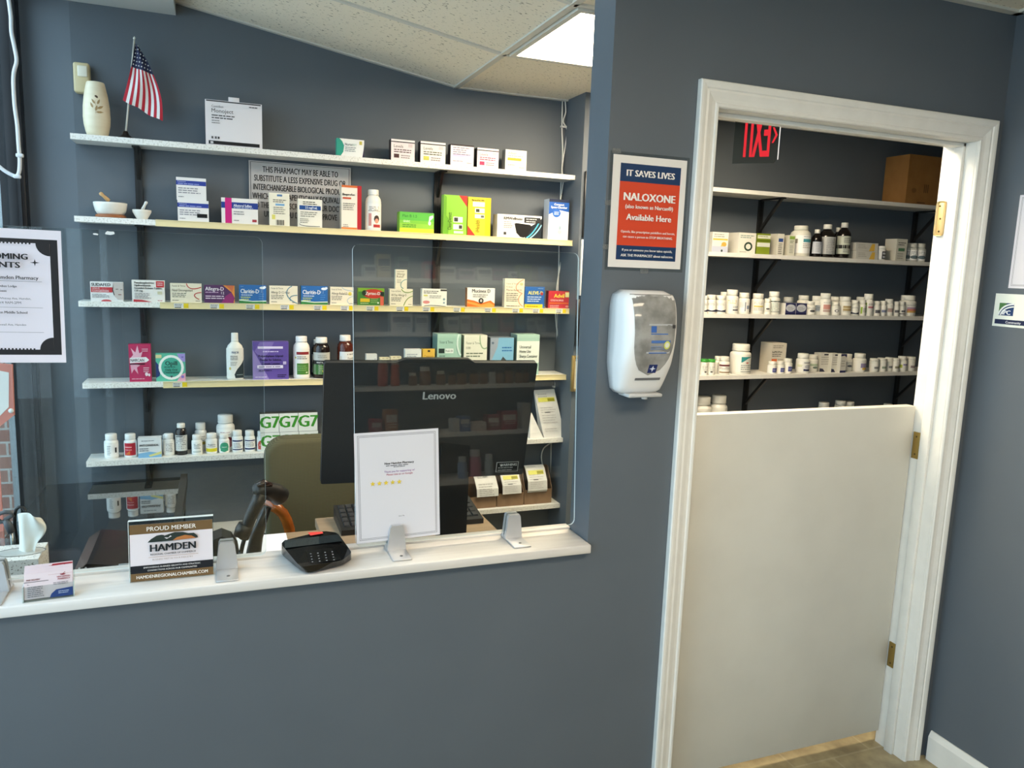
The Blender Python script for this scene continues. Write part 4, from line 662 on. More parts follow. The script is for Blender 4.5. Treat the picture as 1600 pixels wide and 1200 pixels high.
# ------------------------------------------------------------------ cables and wall frames at the shelf end
CAB = mat('#d9d8d2', .5)
for i, (pts, lab) in enumerate((([(879, 157), (878, 200), (879, 240), (876, 300), (874, 360), (873, 420), (871, 470), (870, 540), (867, 600), (865, 660), (861, 700), (861, 780), (857, 830)], 'white cable running straight down the wall beside the shelf ends'), ([(883, 157), (884, 175), (880, 190), (886, 203), (883, 230), (878, 262), (880, 285), (874, 330), (879, 390), (871, 440), (868, 490), (872, 530), (875, 560), (868, 600), (870, 640), (867, 700), (866, 760), (864, 800), (862, 830)], 'white cable weaving around the straight one beside the shelf ends'), ([(861, 692), (850, 700), (846, 712), (848, 727), (855, 742), (864, 770), (868, 785), (869, 800), (866, 830)], 'thin white cable looping behind the lowest shelf end'))):
    m = MB(); q = [P(px, py, 'y', D-.006-.0085*i) for px, py in pts]; sm = []
    for k in range(len(q)-1):
        for s in range(4):
            p0, p1, p2, p3 = q[max(k-1, 0)], q[k], q[k+1], q[min(k+2, len(q)-1)]; t2 = s/4
            sm.append(.5*((2*p1)+(p2-p0)*t2+(2*p0-5*p1+4*p2-p3)*t2*t2+(3*p1-p0-3*p2+p3)*t2**3))
    m.tube(sm+[q[-1]], .0032, CAB, 7); tag(m.build('white_cable', loc=q[0]), lab, 'cable', 'white cables on the back wall')
for px, py, lab in ((881, 198, 'white cable clip high above the top shelf'), (868, 604, 'white cable clip just under the fourth shelf')):
    p = P(px, py, 'y', D-.01); tag(MB().box((p.x-.016, D-.018, p.z-.004), (p.x+.016, D-.001, p.z+.004), CAB, .002).build('cable_clip', loc=p), lab, 'clip', 'white cable clips')
Yw = 1.44
def frame(px0, px1, pt, pb_, fc, ic, lab, wd=.02, over=.2):
    a = P(px0, (pt+pb_)/2, 'y', Yw-.015); zt, zb = P(px0, pt, 'y', Yw-.015).z, P(px0, pb_, 'y', Yw-.015).z; x0 = a.x; x1 = x0+over
    t = empty('picture_frame', ((x0+x1)/2, Yw, zb), lab, 'frame', 'frames on the wall end behind the counter pier'); m = MB()
    f = mat(fc, .35)
    for c0, c1 in (((x0, zb), (x0+wd, zt)), ((x1-wd, zb), (x1, zt)), ((x0+wd, zt-wd), (x1-wd, zt)), ((x0+wd, zb), (x1-wd, zb+wd))): m.box((c0[0], Yw-.016, c0[1]), (c1[0], Yw-.001, c1[1]), f, .001, 1)
    m.build('frame', t); m = MB(); m.box((x0+wd, Yw-.008, zb+wd), (x1-wd, Yw-.002, zt-wd), mat(ic, .6)); m.build('sheet', t)
frame(913, 930, 267, 371, '#141414', '#26282a', 'black picture frame, highest on the wall end behind the pier')
frame(908, 930, 374, 462, '#dcdcd8', '#e2e2de', 'white framed sheet between the black frame and the black clipboard', .008)
frame(900.5, 930, 468, 541, '#1a1a1a', '#dedfdc', 'black edged frame with white sheet beside the white cables')
frame(893.5, 930, 556, 612, '#8a7440', '#c9c2a8', 'narrow wooden frame, lowest on the wall end behind the pier', .014)
# ------------------------------------------------------------------ things on and around the counter
def rotm(yaw, tilt, roll):
    cy, sy = math.cos(yaw), math.sin(yaw); X = Vector((cy, sy, 0)); Yv = Vector((-sy, cy, 0)); Z = Vector((0, 0, 1))
    Z2 = Z*math.cos(tilt)+Yv*math.sin(tilt); X3 = X*math.cos(roll)+Z2*math.sin(roll); Z3 = Z2*math.cos(roll)-X*math.sin(roll); return X3, Z3
def rrect(w, h, r, n=5, corners=(1, 1, 1, 1)):
    out = []
    for k, (cx, cy, a) in enumerate(((w/2-r, h/2-r, 0), (-w/2+r, h/2-r, 90), (-w/2+r, -h/2+r, 180), (w/2-r, -h/2+r, 270))):
        if corners[k]: out += [(cx+r*math.cos(math.radians(a+90*i/n)), cy+r*math.sin(math.radians(a+90*i/n))) for i in range(n+1)]
        else: out.append((cx+(r if k in (0, 3) else -r), cy+(r if k < 2 else -r)))
    return out
def pane(c, X, Z, w, h, th, label, name='glass_screen'):
    Nn = X.cross(Z) ; Nn = -Nn if Nn.y > 0 else Nn
    pl = rrect(w, h, .016); n = len(pl); m = MB()
    f = [c+X*u+Z*v+Nn*th/2 for u, v in pl]; b = [c+X*u+Z*v-Nn*th/2 for u, v in pl]
    m.add(f+b, [list(range(n)), [n+i for i in range(n)][::-1]], GLASS)
    m.add(f+b, [(i, n+i, n+(i+1) % n, (i+1) % n) for i in range(n)], GEDGE, True)
    return tag(m.build(name, loc=c-Z*h/2), label, 'screen', 'clear screens clamped to the counter'), Nn
G2C = Vector((-.306, .1073, 1.3055)); g2x, g2z = rotm(.0127, .0638, .0038); G2W, G2H = .6087, .7498
g2, g2n = pane(G2C, g2x, g2z, G2W, G2H, .006, 'clear acrylic screen carrying the taped thank-you page, nearer the door')
G1x0, G1x1, g1y = -1.43, -.8225, .07; g1z0, g1z1 = .936, 1.684
g1, g1n = pane(Vector(((G1x0+G1x1)/2, g1y, (g1z0+g1z1)/2)), Vector((1, 0, 0)), Vector((0, 0, 1)), G1x1-G1x0, g1z1-g1z0, .006, 'clear acrylic screen carrying the events poster, nearer the window')
# tape scraps on the upper edge of that screen
for i, (px, py, w, lab) in enumerate(((172, 364, .012, 'small torn white tape scrap on the screen top, nearer the upright'), (150, 366, .006, 'tiny white tape speck on the screen top, nearer the poster'))):
    p = P(px, py, 'y', g1y-.003); rr = random.Random(i+3); pts = [(w*(.6+.5*rr.random())*math.cos(a*PI/4), w*.45*(.5+.6*rr.random())*math.sin(a*PI/4)) for a in range(8)]
    m = MB(); m.prism(pts, lambda u, v, d: p+Vector((u, -d, v)), 0, .0006, mat('#e4e6e6', .5)); m.build('tape_scrap', g1, p-g1.location)
def sheet(name, c, X, Z, Nn, w, h, prints, label, cat='poster', col='#d8d6dc', th=.0004, group=None):
    m = MB(); q = [c+X*u+Z*v for u, v in ((-w/2, -h/2), (w/2, -h/2), (w/2, h/2), (-w/2, h/2))]; b = [p-Nn*th for p in q]
    m.add(q+b, [(0,1,2,3), (7,6,5,4), (0,4,5,1), (1,5,6,2), (2,6,7,3), (3,7,4,0)], mat(col, .65))
    A = Art(m, w, h, lambda x, y, d: q[0]+X*x+Z*y+Nn*d); draw(A, prints)
    return tag(m.build(name, loc=c-Z*h/2), label, cat, group)
def page():
    pr = [('r', .035, .025, .965, .975, '#77767c'), ('r', .04, .029, .96, .971, '#d8d6dc'), ('r', .05, .037, .95, .963, '#77767c'), ('r', .0545, .0405, .9455, .9595, '#d8d6dc')]
    pr += [('t', 'New Hamden Pharmacy', .52, .70, .019, '#232326', .48, 'c', 1), ('ml', .36, .7, .685, 1, .014, '#4b4b50'), ('ml', .45, .6, .672, 1, .012, '#4b4b50'), ('t', 'Thank you for supporting us!', .52, .627, .0165, '#8a4a9c', .40, 'c'), ('t', 'Please rate us on Google', .52, .6, .0165, '#b2405c', .37, 'c')]
    pr += [('star', .2+.078*i, .535, .032, '#e5c843') for i in range(5)]
    pr += [('t', 'Scan Me', .53, .215, .011, '#333336', .1, 'c')]
    return pr
gs = .0155; Xs = g2x*math.cos(gs)+g2z*math.sin(gs); Zs = g2z*math.cos(gs)-g2x*math.sin(gs)
sheet('printed_page', G2C+g2x*(-.1963)+g2z*(-.2252)+g2n*.0039, Xs, Zs, g2n, .2159, .2794, page(), 'white thank-you page with five yellow stars taped to the clear screen', 'page')
p = P(624, 673, 'y', .09); 
# events poster
pr = [('r', .035, .06, .965, .93, '#242123'), ('r', .10, .1, .90, .9, '#e6dfe9')]
for (u, v, a0) in ((.1, .1, 0), (.9, .1, 90), (.9, .9, 180), (.1, .9, 270)):
    pr.append(('poly', [(u, v)]+[(u+.12*math.cos(math.radians(a0+90*i/8)), v+.0927*math.sin(math.radians(a0+90*i/8))) for i in range(9)], '#242123'))
for i in range(17):
    u = .235+.031*i; pr.append(('r', u, .89, u+.015, .9+.001, '#242123')); pr.append(('r', u, .1-.001, u+.015, .113, '#242123'))
pr += [('t', 'UPCOMING', .715, .777, .042, '#201d1f', .44, 'r', 1.6, 1.25), ('t', 'EVENTS', .65, .714, .042, '#201d1f', .34, 'r', 1.6, 1.25), ('t', 'New Hamden Pharmacy', .8, .63, .026, '#2b282a', .5, 'r', .8), ('r', .15, .614, .83, .616, '#5b575b'),
       ('t', 'Knights of Columbus Lodge', .45, .57, .016, '#2b282a', .5, 'c', 1), ('t', 'Event', .5, .534, .016, '#2b282a', .3, 'c', 1), ('t', 'Whitney Ave, Hamden,', .6, .48, .015, '#4a464a', .44, 'c'), ('t', '10/4 9AM-2PM', .55, .447, .018, '#4a464a', .32, 'c'), ('r', .15, .42, .83, .422, '#5b575b'),
       ('t', 'Hamden Middle School', .54, .375, .018, '#2b282a', .46, 'c', 1), ('t', 'Dixwell Ave, Hamden', .56, .285, .015, '#4a464a', .44, 'c'), ('r', .15, .235, .83, .237, '#5b575b')]
pr += [('poly', [(.78, .785), (.787, .762), (.82, .757), (.787, .752), (.78, .729), (.773, .752), (.74, .757), (.773, .762)], '#201d1f')]
ea = .012; a = P(95, 361, 'y', g1y-.004); b_ = P(103.5, 566.5, 'y', g1y-.004); Zp = (a-b_).normalized(); Xp = Vector((Zp.z, 0, -Zp.x)); hp = (a-b_).length; wp = hp*8.5/11
sheet('events_poster', (a+b_)/2-Xp*wp/2, Xp, Zp, Vector((0, -1, 0)), wp, hp, pr, 'white events poster with black ticket-shaped frame taped to the clear screen', 'poster', '#e9e1ea')
# coral framed card behind, against the window frame
m = MB(); c4 = [P(*q, 'y', .80) for q in ((-30, 690), (22, 649), (19, 570), (-30, 566))]
CO = mat('#d98a7c', .5)
m.add(c4+[p+Vector((.0, .012, 0)) for p in c4], [(0,1,2,3), (7,6,5,4), (0,4,5,1), (1,5,6,2), (2,6,7,3), (3,7,4,0)], CO)
k4 = [c4[0].lerp(c4[2], .14), c4[1].lerp(c4[3], .16), c4[2].lerp(c4[0], .1), c4[3].lerp(c4[1], .1)]; m.add([p+Vector((0, -.001, 0)) for p in k4], [(0,1,2,3)], mat('#efece8', .5))
m.lathe([(.007, 0), (.007, .002)], c4[1].lerp(c4[3], .09)+Vector((0, -.001, 0)), WHITE, 12, axis=(0, -1, 0))
# its post down to the desk
cpx = min(p.x for p in c4)+.02; m.box((cpx, .806, ZD+.001), (cpx+.02, .812, c4[0].z+.02), CO)
tag(m.build('bordered_card', loc=(cpx, .80, ZD)), 'white card with thick coral border standing at the window end', 'card')
# clamps
def clamp(cx, y, lab, gl):
    t = empty('screen_clamp', (cx, y, ZS), lab, 'clamp', 'silver screen clamps on the sill')
    m = MB(); z0 = ZS+.0005
    m.box((cx-.024, y-.082, z0), (cx+.024, y+.03, z0+.004), SILVER, .0015)
    m.build('foot', t)
    m = MB(); h = .068; yy = y
    for s, y0, y1 in ((0, y-.016, y-.0045), (1, y+.0045, y+.016)):
        pl = [(-.024, .003), (.024, .003), (.0175, h-.006), (.0145, h), (-.0145, h), (-.0175, h-.006)]
        m.prism(pl, lambda u, v, d: Vector((cx+u, d, z0+v)), y0, y1, SILVER)
    m.box((cx-.022, y-.005, z0+.003), (cx+.022, y+.005, z0+.009), SILVER); m.build('jaw', t)
    m = MB(); m.lathe([(.004, 0), (.0035, .0012)], (cx+.002, y-.058, z0+.004), mat('#6e6e70', .35, .8), 12); m.build('screw', t)
    return t
clamp(-.911, g1y-.001, 'silver screen clamp beside the proud member sign', 0)
g2c = lambda x: G2C.y+(x-G2C.x)*.0127-.375*.0638+.003
clamp(-.506, g2c(-.506), 'silver screen clamp in front of the thank-you page', 0)
clamp(-.186, g2c(-.186), 'silver screen clamp near the pier end of the sill', 0)
clamp(-1.372, g1y-.001, 'silver screen clamp at the window end of the sill, beside the business cards', 0)
# proud member sign
a, b_ = P(203, 911, 'z', ZS), P(335, 898, 'z', ZS); wS = (b_-a).length; hS = P(202.5, 818, 'y', a.y).z-ZS
t = empty('member_sign', ((a.x+b_.x)/2, a.y, ZS), 'brown and white membership sign in a clear acrylic stand on the sill', 'sign'); Xs_ = (b_-a).normalized(); Ns = Vector((Xs_.y, -Xs_.x, 0)); zb = ZS+.001
lean = .10; Zl = Vector((0, 0, math.cos(lean)))-Ns*math.sin(lean)
Nl = Ns*math.cos(lean)+Vector((0, 0, math.sin(lean)))
def sb(m, u0, u1, v0, v1, d0, d1, mt):
    vs = [a+Vector((0, 0, .001))+Xs_*u+Zl*v+Nl*d for v in (v0, v1) for u, d in ((u0, d0), (u1, d0), (u1, d1), (u0, d1))]
    m.add(vs, [(0,1,2,3), (7,6,5,4), (0,4,5,1), (1,5,6,2), (2,6,7,3), (3,7,4,0)], mt)
m = MB(); sb(m, 0, wS, 0, hS, -.0025, 0, GLASS); sb(m, 0, wS, 0, hS, -.006, -.0035, GLASS)
sb(m, 0, wS, hS-.001, hS+.0015, -.007, .001, GEDGE); sb(m, -.001, 0, 0, hS, -.007, .001, GEDGE)
m.box((a.x+.01, a.y+.004, ZS+.0005), (b_.x-.01, a.y+.055, ZS+.003), GLASS); m.build('acrylic_stand', t)
m = MB(); hh = hS*.935; sb(m, .002, wS-.002, .001, hh, .0004, .0008, mat('#e2d8dc', .5))
A = Art(m, wS-.004, hh-.001, lambda x, y, d: a+Vector((0, 0, .001))+Xs_*(x+.002)+Zl*(y+.001)+Nl*(.0008+d))
draw(A, [('r', 0, .83, 1, 1, '#6f5534'), ('t', 'PROUD MEMBER', .5, .875, .075, '#efe9e2', .66, 'c', .4), ('r', 0, .14, 1, .275, '#15161c'), ('r', 0, 0, 1, .14, '#6f5534'), ('t', 'HAMDENREGIONALCHAMBER.COM', .5, .045, .055, '#f0ebe4', .86, 'c', .7),
  ('t', 'EMPOWERING BUSINESS GROWTH AND STRATEGIC', .5, .222, .027, '#d8d4d2', .7, 'c', .5), ('t', 'CONNECTIONS ACROSS OUR COMMUNITIES', .5, .17, .027, '#d8d4d2', .62, 'c', .5),
  ('poly', [(.21, .68), (.25, .735), (.32, .79), (.38, .8), (.42, .785), (.46, .8), (.54, .83), (.64, .82), (.7, .79), (.77, .79), (.81, .74), (.82, .7), (.5, .68)], '#26302b'), ('poly', [(.41, .785), (.46, .8), (.5, .76), (.44, .72), (.4, .76)], '#e2d8dc'), ('poly', [(.36, .76), (.46, .74), (.5, .8), (.54, .82), (.46, .8)], '#26302b'), ('poly', [(.51, .685), (.56, .735), (.66, .765), (.74, .745), (.78, .71), (.8, .695)], '#b3703c'),
  ('t', 'HAMDEN', .515, .515, .125, '#1d1f22', .58, 'c', 1.3), ('t', 'REGIONAL CHAMBER OF COMMERCE', .515, .45, .03, '#2b2b2e', .58, 'c', .8), ('r', .22, .415, .82, .42, '#a5794c'), ('t', 'BUSINESS FIRST IN YOUR INDUSTRY', .51, .36, .028, '#a08a7c', .54, 'c')])
m.build('printed_insert', t)
# business cards in a clear holder
a, b_ = P(35, 943, 'z', ZS), P(116.5, 932, 'z', ZS); Xc = (b_-a).normalized(); wC = (b_-a).length; Nc = Vector((Xc.y, -Xc.x, 0))
t = empty('card_stand', ((a.x+b_.x)/2, a.y, ZS), 'clear holder filled with business cards, on the sill near the window', 'card holder')
def cbx(m, u0, u1, v0, v1, d0, d1, mt, sk=.0):
    vs = [a+Vector((0, 0, ZS+.0005-a.z))+Xc*u+Vector((0, 0, v))-Nc*(d+v*sk) for v in (v0, v1) for u, d in ((u0, d0), (u1, d0), (u1, d1), (u0, d1))]
    m.add(vs, [(3,2,1,0), (4,5,6,7), (1,5,4,0), (2,6,5,1), (3,7,6,2), (0,4,7,3)], mt)
m = MB(); cbx(m, 0, wC, 0, .03, 0, .002, GLASS, .25); cbx(m, 0, wC, 0, .003, 0, .03, GLASS); cbx(m, 0, wC, 0, .045, .026, .028, GLASS, .25); cbx(m, 0, .002, 0, .03, .002, .026, GEDGE, .25); cbx(m, wC-.002, wC, 0, .03, .002, .026, GEDGE, .25); m.build('holder', t)
def card(d, hgt, lab):
    m = MB(); w = wC-.006; cbx(m, .003, wC-.003, .0035, hgt, d, d+.0005, mat('#e6d6dc', .6), .25)
    return m
for k in range(4):
    m = card(.005+.0055*k, .054+.004*k, '')
    A = Art(m, wC-.006, .05+.004*k, lambda x, y, d, k=k: a+Vector((0, 0, ZS+.0005-a.z))+Xc*(.003+x)+Vector((0, 0, .0035+y))-Nc*(.005+.0055*k+(.0035+y)*.25-d))
    if k in (0, 3):
        draw(A, [('t', 'FREE DELIVERY', .05, .74, .06, '#7a2a35', .28, 'l', 1), ('r', .0, .68, .5, .7, '#3b2a33'), ('r', .5, .93 if k == 3 else .9, 1, .94 if k == 3 else .905, '#a22a36'), ('t', 'NEW HAMDEN', .95, .76, .05, '#a22a36', .3, 'r', 1), ('t', 'PHARMACY', .95, .67, .06, '#a22a36', .3, 'r', 1), ('e', .8, .9, .06, .05, '#8f1f2c', 180, 360), ('line', [(.8, .9), (.85, .97)], .02, '#8f1f2c'), ('t', 'Rx', .07, .58, .05, '#33333a', .1), ('ml', .07, .42, .48, 6, .075, '#7f7a80'), ('ml', .6, .95, .56, 2, .06, '#7f7a80'), ('poly', [(.52, 0), (1, 0), (1, .34), (.66, .3), (.56, .16)], '#26407f'), ('ml', .7, .95, .2, 2, .07, '#b9c4dc')]+([('poly', [(.58, 1), (1, 1), (1, .96), (.55, .93)], '#a22a36')] if k == 3 else []))
    tag(m.build('business_card', loc=a+Xc*wC/2), ('white and navy business card in front of the clear holder', 'second business card from the front of the holder', 'third business card from the front of the holder', 'rearmost business card with red edge showing above the others')[k], 'business card', 'business cards in the clear holder')
# card terminal
t = empty('card_terminal', (-.70, .10, ZS), 'black card payment terminal with red sticker on the sill', 'card terminal')
PB = mat('#0d0d0e', .22, 0, .5); zb = ZS+.0065
o = [P(435, 848, 'z', ZS+.03), P(468, 892, 'z', ZS+.004), P(482, 897, 'z', ZS+.004), P(536, 884, 'z', ZS+.004), P(549, 871, 'z', ZS+.012), P(548, 862, 'z', ZS+.02), P(528, 833, 'z', ZS+.045), P(503, 829, 'z', ZS+.05)]
tp = [P(436, 846, 'z', ZS+.045), P(463, 879, 'z', ZS+.026), P(471, 886, 'z', ZS+.024), P(534, 876, 'z', ZS+.024), P(547, 866, 'z', ZS+.026), P(549, 862, 'z', ZS+.028), P(527, 832, 'z', ZS+.052), P(505, 829.5, 'z', ZS+.054)]
def rnd(pts, k=.22):
    out = []
    for i_, p_ in enumerate(pts):
        a_, c_ = pts[i_-1], pts[(i_+1) % len(pts)]
        for w_ in (0., .33, .67, 1.): s0 = p_.lerp(a_, k); s1 = p_.lerp(c_, k); out.append(s0.lerp(p_, w_).lerp(p_.lerp(s1, w_), w_))
    return out
tq = tp; tp = rnd(tp); o = rnd(o)
bt = [Vector((p.x, p.y, zb)) for p in o]
m = MB(); n = len(tp); m.add(bt+tp, [[n+i for i in range(n)], list(range(n))[::-1]]+[(i, (i+1) % n, n+(i+1) % n, n+i) for i in range(n)], PB); m.build('housing', t)
tp = tq; nr = (tp[3]-tp[1]).cross(tp[7]-tp[1]).normalized(); nr = nr if nr.z > 0 else -nr; zt_pl = lambda px, py, e=.0012: (lambda v: CAM+v*(((tp[1]-CAM).dot(nr))/v.dot(nr))+nr*e)(C_F*F_PX+C_R*(px-800)-C_U*(py-600))
m = MB(); m.add([zt_pl(*q) for q in ((445, 857), (535, 846), (529, 835.5), (444.5, 844.5))], [(0,1,2,3)], mat('#20282c', .03, 0, 1., .8))
m.build('display', t)
m = MB(); m.add([zt_pl(*q) for q in ((484, 882), (533, 875), (523, 856), (478, 861))], [(0,1,2,3)], mat('#060606', .3))
m.build('keypad_plate', t)
for r_ in range(4):
    for c_ in range(4):
        u = .12+.24*c_; v = .78-.2*r_; lft = (486+c_*11.5+(3-r_)*0, 0)
        px = 485.5+c_*11.2-(3-r_)*-0+r_*.9; py = 866.5+r_*4.2-c_*1.1; q = [zt_pl(px+dx, py+dy, .0018) for dx, dy in ((-3, 1.2), (3.2, .7), (2.9, -1.3), (-3.2, -.8))]
        m = MB(); m.add(q, [(0,1,2,3)], mat('#101012', .35)); m.add([zt_pl(px+dx, py+dy, .0022) for dx, dy in ((-1, .5), (1.1, .35), (1, -.5), (-1.1, -.4))], [(0,1,2,3)], mat('#b9babd', .5)); m.build('key', t)
m = MB(); q = [zt_pl(*q_, .0022) for q_ in ((485, 838), (505, 834.5), (503.5, 831.8), (481, 833))]; m.add(q, [(0,1,2,3)], mat('#e0403a', .6)); m.build('red_sticker', t)
# ------------------------------------------------------------------ desk behind the counter
WOOD = noise_mat('desk_laminate', '#8a745c', '#a08a70', 4, .3, .7, .5, 0, (1, 10, 1))
DG = mat('#15191c', .03, 0, 1.0, .6)
t = empty('counter_desk', (-.2, .5, 0), 'brown laminate desk behind the counter carrying the computer', 'desk'); dx0 = -1.04
MB().box((dx0, .145, ZD-.03), (-.62, .72, ZD), WOOD, .002).box((-.62, .145, ZD-.03), (-.05, .84, ZD), WOOD, .002).build('desktop', t)
for x in (dx0+.02, -.09): MB().box((x, .17, 0), (x+.025, .7, ZD-.03), WOOD).build('side_panel', t)
MB().box((dx0+.045, .17, .3), (-.09, .188, ZD-.03), WOOD).build('modesty_panel', t)
t = empty('glass_topped_desk', (-1.3, .8, 0), 'low desk wing by the window with a dark glossy glass top', 'desk')
m = MB(); m.add([(-1.045, .15, ZD-.03), (-1.045, 1.49, ZD-.03), (-1.54, 1.49, ZD-.03), (-1.56, .15, ZD-.03), (-1.045, .15, ZD-.008), (-1.045, 1.49, ZD-.008), (-1.54, 1.49, ZD-.008), (-1.56, .15, ZD-.008)], [(3,2,1,0), (4,5,6,7), (0,1,5,4), (1,2,6,5), (2,3,7,6), (3,0,4,7)], mat('#101315', .4)); m.build('desktop', t)
m = MB(); m.add([(-1.07, .15, ZD-.0075), (-1.07, 1.488, ZD-.0075), (-1.538, 1.488, ZD-.0075), (-1.558, .15, ZD-.0075), (-1.07, .15, ZD), (-1.07, 1.488, ZD), (-1.538, 1.488, ZD), (-1.558, .15, ZD)], [(3,2,1,0), (4,5,6,7), (0,1,5,4), (1,2,6,5), (2,3,7,6), (3,0,4,7)], DG); m.build('glass_top', t)
MB().box((-1.0695, .56, ZD-.0075), (-1.045, 1.488, ZD+.012), mat('#161413', .4)).build('edge_bar', t)
for x, y in ((-1.53, 1.44), (-1.09, 1.44), (-1.53, .2), (-1.09, .2)): MB().box((x, y, 0), (x+.035, y+.035, ZD-.03), BLACK).build('leg', t)
# paper on the desk
a = P(425, 856, 'z', ZD+.002); m = MB(); m.box((a.x-.1, .53, ZD+.0005), (a.x+.05, .70, ZD+.006), PAPER); tag(m.build('paper_stack', loc=(a.x, .6, ZD)), 'white paper stack on the desk beside the card terminal', 'paper')
# black receipt printer behind the member sign and the dark round thing beside it
t = empty('receipt_printer', (-1.08, .36, ZD), 'low black printer with sloping lid behind the member sign', 'printer')
def yz(m, pts, x0, x1, mt, bev=None):
    m.prism(pts, lambda u, v, d: Vector((d, u, v)), x0, x1, mt)
x0, x1 = P(118, 880, 'y', .30).x, P(322, 860, 'y', .30).x
zt = P(135, 868, 'y', .32).z; zk = P(205, 851, 'y', .45).z
m = MB(); m.prism([(x0+.02, ZD+.001), (x1, ZD+.001), (x1, zk+.012), (x0+.17, zk+.005), (x0+.03, zt), (x0, zt-.02)], lambda u, v, d: Vector((u, d, v)), .26, .52, mat('#0d0d0f', .25)); m.build('housing', t)
MB().box((x0+.10, .2585, zt-.012), (x0+.2, .2605, zt-.008), mat('#c9cbcc', .3)).build('trim_strip', t)
for k in (0, 1): MB().box((x0+.012+.014*k, .2588, zt-.022), (x0+.016+.014*k, .2605, zt-.008), mat('#d5d7d9', .3)).build('button', t)
# barcode scanner on its stand
Ys = .45
t = empty('barcode_scanner', (P(392, 870, 'y', Ys).x, Ys, ZD), 'black handheld barcode scanner leaning on its stand behind the clear screen', 'scanner')
SCB = mat('#0c0c0d', .42); q = lambda px, py, dy=0: P(px, py, 'y', Ys+dy)
m = MB(); m.tube([q(381, 842), q(385, 826), q(392, 805), q(402, 785), q(409, 770)], .019, SCB, 14, [.72, .86, .95, 1.0, 1.05]); m.build('handle', t)
m = MB(); hp_ = [q(401, 762, -.01), q(405, 764, .0), q(418, 766, .02), q(430, 770, .04), q(438, 776, .05), q(440, 779, .055)]; m.tube(hp_, .026, SCB, 16, [.55, .95, 1.0, 1.08, 1.12, .8]); m.build('head', t)
m = MB(); m.tube([q(402, 758, -.018), q(412, 755, -.01), q(424, 758, .005)], .012, mat('#2a1a18', .25), 10, [.5, 1, .5]); m.build('top_cap', t)
m = MB(); m.tube([q(376, 838), q(380, 828), q(384, 820)], .021, SCB, 12, [1, 1.08, 1]); m.tube([q(383, 838, .0), q(379, 852), q(376, 866), q(371, 878), q(370, 885)], .006, SCB, 8); m.build('cable', t)
m = MB(); m.tube([q(418, 792, .035), q(409, 815, .035), q(401, 838, .035), q(397, 860, .035), Vector((q(396, 872, .035).x, Ys+.035, ZD+.01))], .017, BLACKM, 12, [.7, .9, 1.1, 1.25, 1.4])
m.lathe([(.045, 0), (.046, .006), (.03, .014), (.016, .02)], (q(396, 872).x, Ys+.035, ZD+.001), BLACKM, 20); m.build('stand', t)
# headset-like dark dome beside the clamp
t = empty('desk_telephone', (-.95, .30, ZD), 'rounded black telephone behind the clamp by the member sign', 'telephone'); xc = P(347, 860, 'y', .30).x
m = MB(); m.prism([(-.055, ZD+.001), (.055, ZD+.001), (.055, ZD+.06), (.046, ZD+.10), (.028, ZD+.122), (0, ZD+.132), (-.03, ZD+.125), (-.055, ZD+.10)], lambda u, v, d: Vector((xc+u*.85, d, v+.03*(v-ZD)/.13)), .27, .34, mat('#141416', .35)); m.build('housing', t)
m = MB(); m.tube([(xc+.042, .265, ZD+.12), (xc+.05, .26, ZD+.1), (xc+.054, .26, ZD+.06), (xc+.05, .262, ZD+.03), (xc+.046, .265, ZD+.008)], .004, BLACKM, 8); m.build('cord', t)
# all-in-one computer seen from behind
mc = Vector((-.4155, .0973, 1.2367)); f_ = 1.135; mc = CAM+(mc-CAM)*f_; mX, mZ = rotm(-.0309, -.2277, -.0082); mN = mX.cross(mZ); mN = -mN if mN.y > 0 else mN
W_, H_ = .541*f_, .3261*f_
t = empty('desktop_computer', (mc.x, mc.y, ZD), 'black all-in-one computer seen from behind the counter glass', 'computer')
CB = noise_mat('dark_plastic', '#222426', '#26282a', 300, .3, .7, .45, .1)
m = MB(); fn = lambda u, v, d: mc+mX*u+mZ*v-mN*d
m.prism(rrect(W_, H_, .006, 3), fn, .018, .0, CB); m.build('back_cover', t)
m = MB(); m.prism([(-.115, H_/2), (.115, H_/2), (.095, H_/2+.011), (-.085, H_/2+.011)], fn, .016, .001, CB); m.build('camera_housing', t)
m = MB(); m.prism(rrect(W_+.001, H_+.001, .006, 3), fn, .022, .0182, mat('#050506', .15)); m.build('screen', t)
m = MB(); A = Art(m, W_, H_, lambda x, y, d: fn(x-W_/2, y-H_/2, -d), 1, .0004); A.t('Lenovo', .53, .70, .062, '#b9babb', .2, 'c', .9); m.build('logo', t)
m = MB(); A = Art(m, W_, H_, lambda x, y, d: fn(x-W_/2, y-H_/2, -d), 1, .0004); A.r(.852, .032, .97, .125, '#a9abac'); A.r(.856, .037, .966, .12, '#1b1d1e'); A.t('WARNING', .915, .088, .022, '#d0d2d3', .09, 'c', .8); A.poly([(.872, .088), (.884, .088), (.878, .11)], '#d0d2d3'); A.ml(.862, .96, .07, 2, .022, '#9a9c9d'); m.build('warning_label', t)
m = MB(); nx = P(706, 780, 'y', mc.y+.04).x; m.prism([(mc.y+.03, ZD+.01), (mc.y+.055, ZD+.01), (mc.y+.05, mc.z-.03), (mc.y+.012, mc.z-.03)], lambda u, v, d: Vector((d, u, v)), nx-.045, nx+.045, mat('#151617', .35)); m.build('stand_neck', t)
m = MB(); m.box((nx-.14, mc.y-.1, ZD+.0005), (nx+.07, mc.y+.16, ZD+.012), mat('#101112', .25), .004); m.build('stand_base', t)
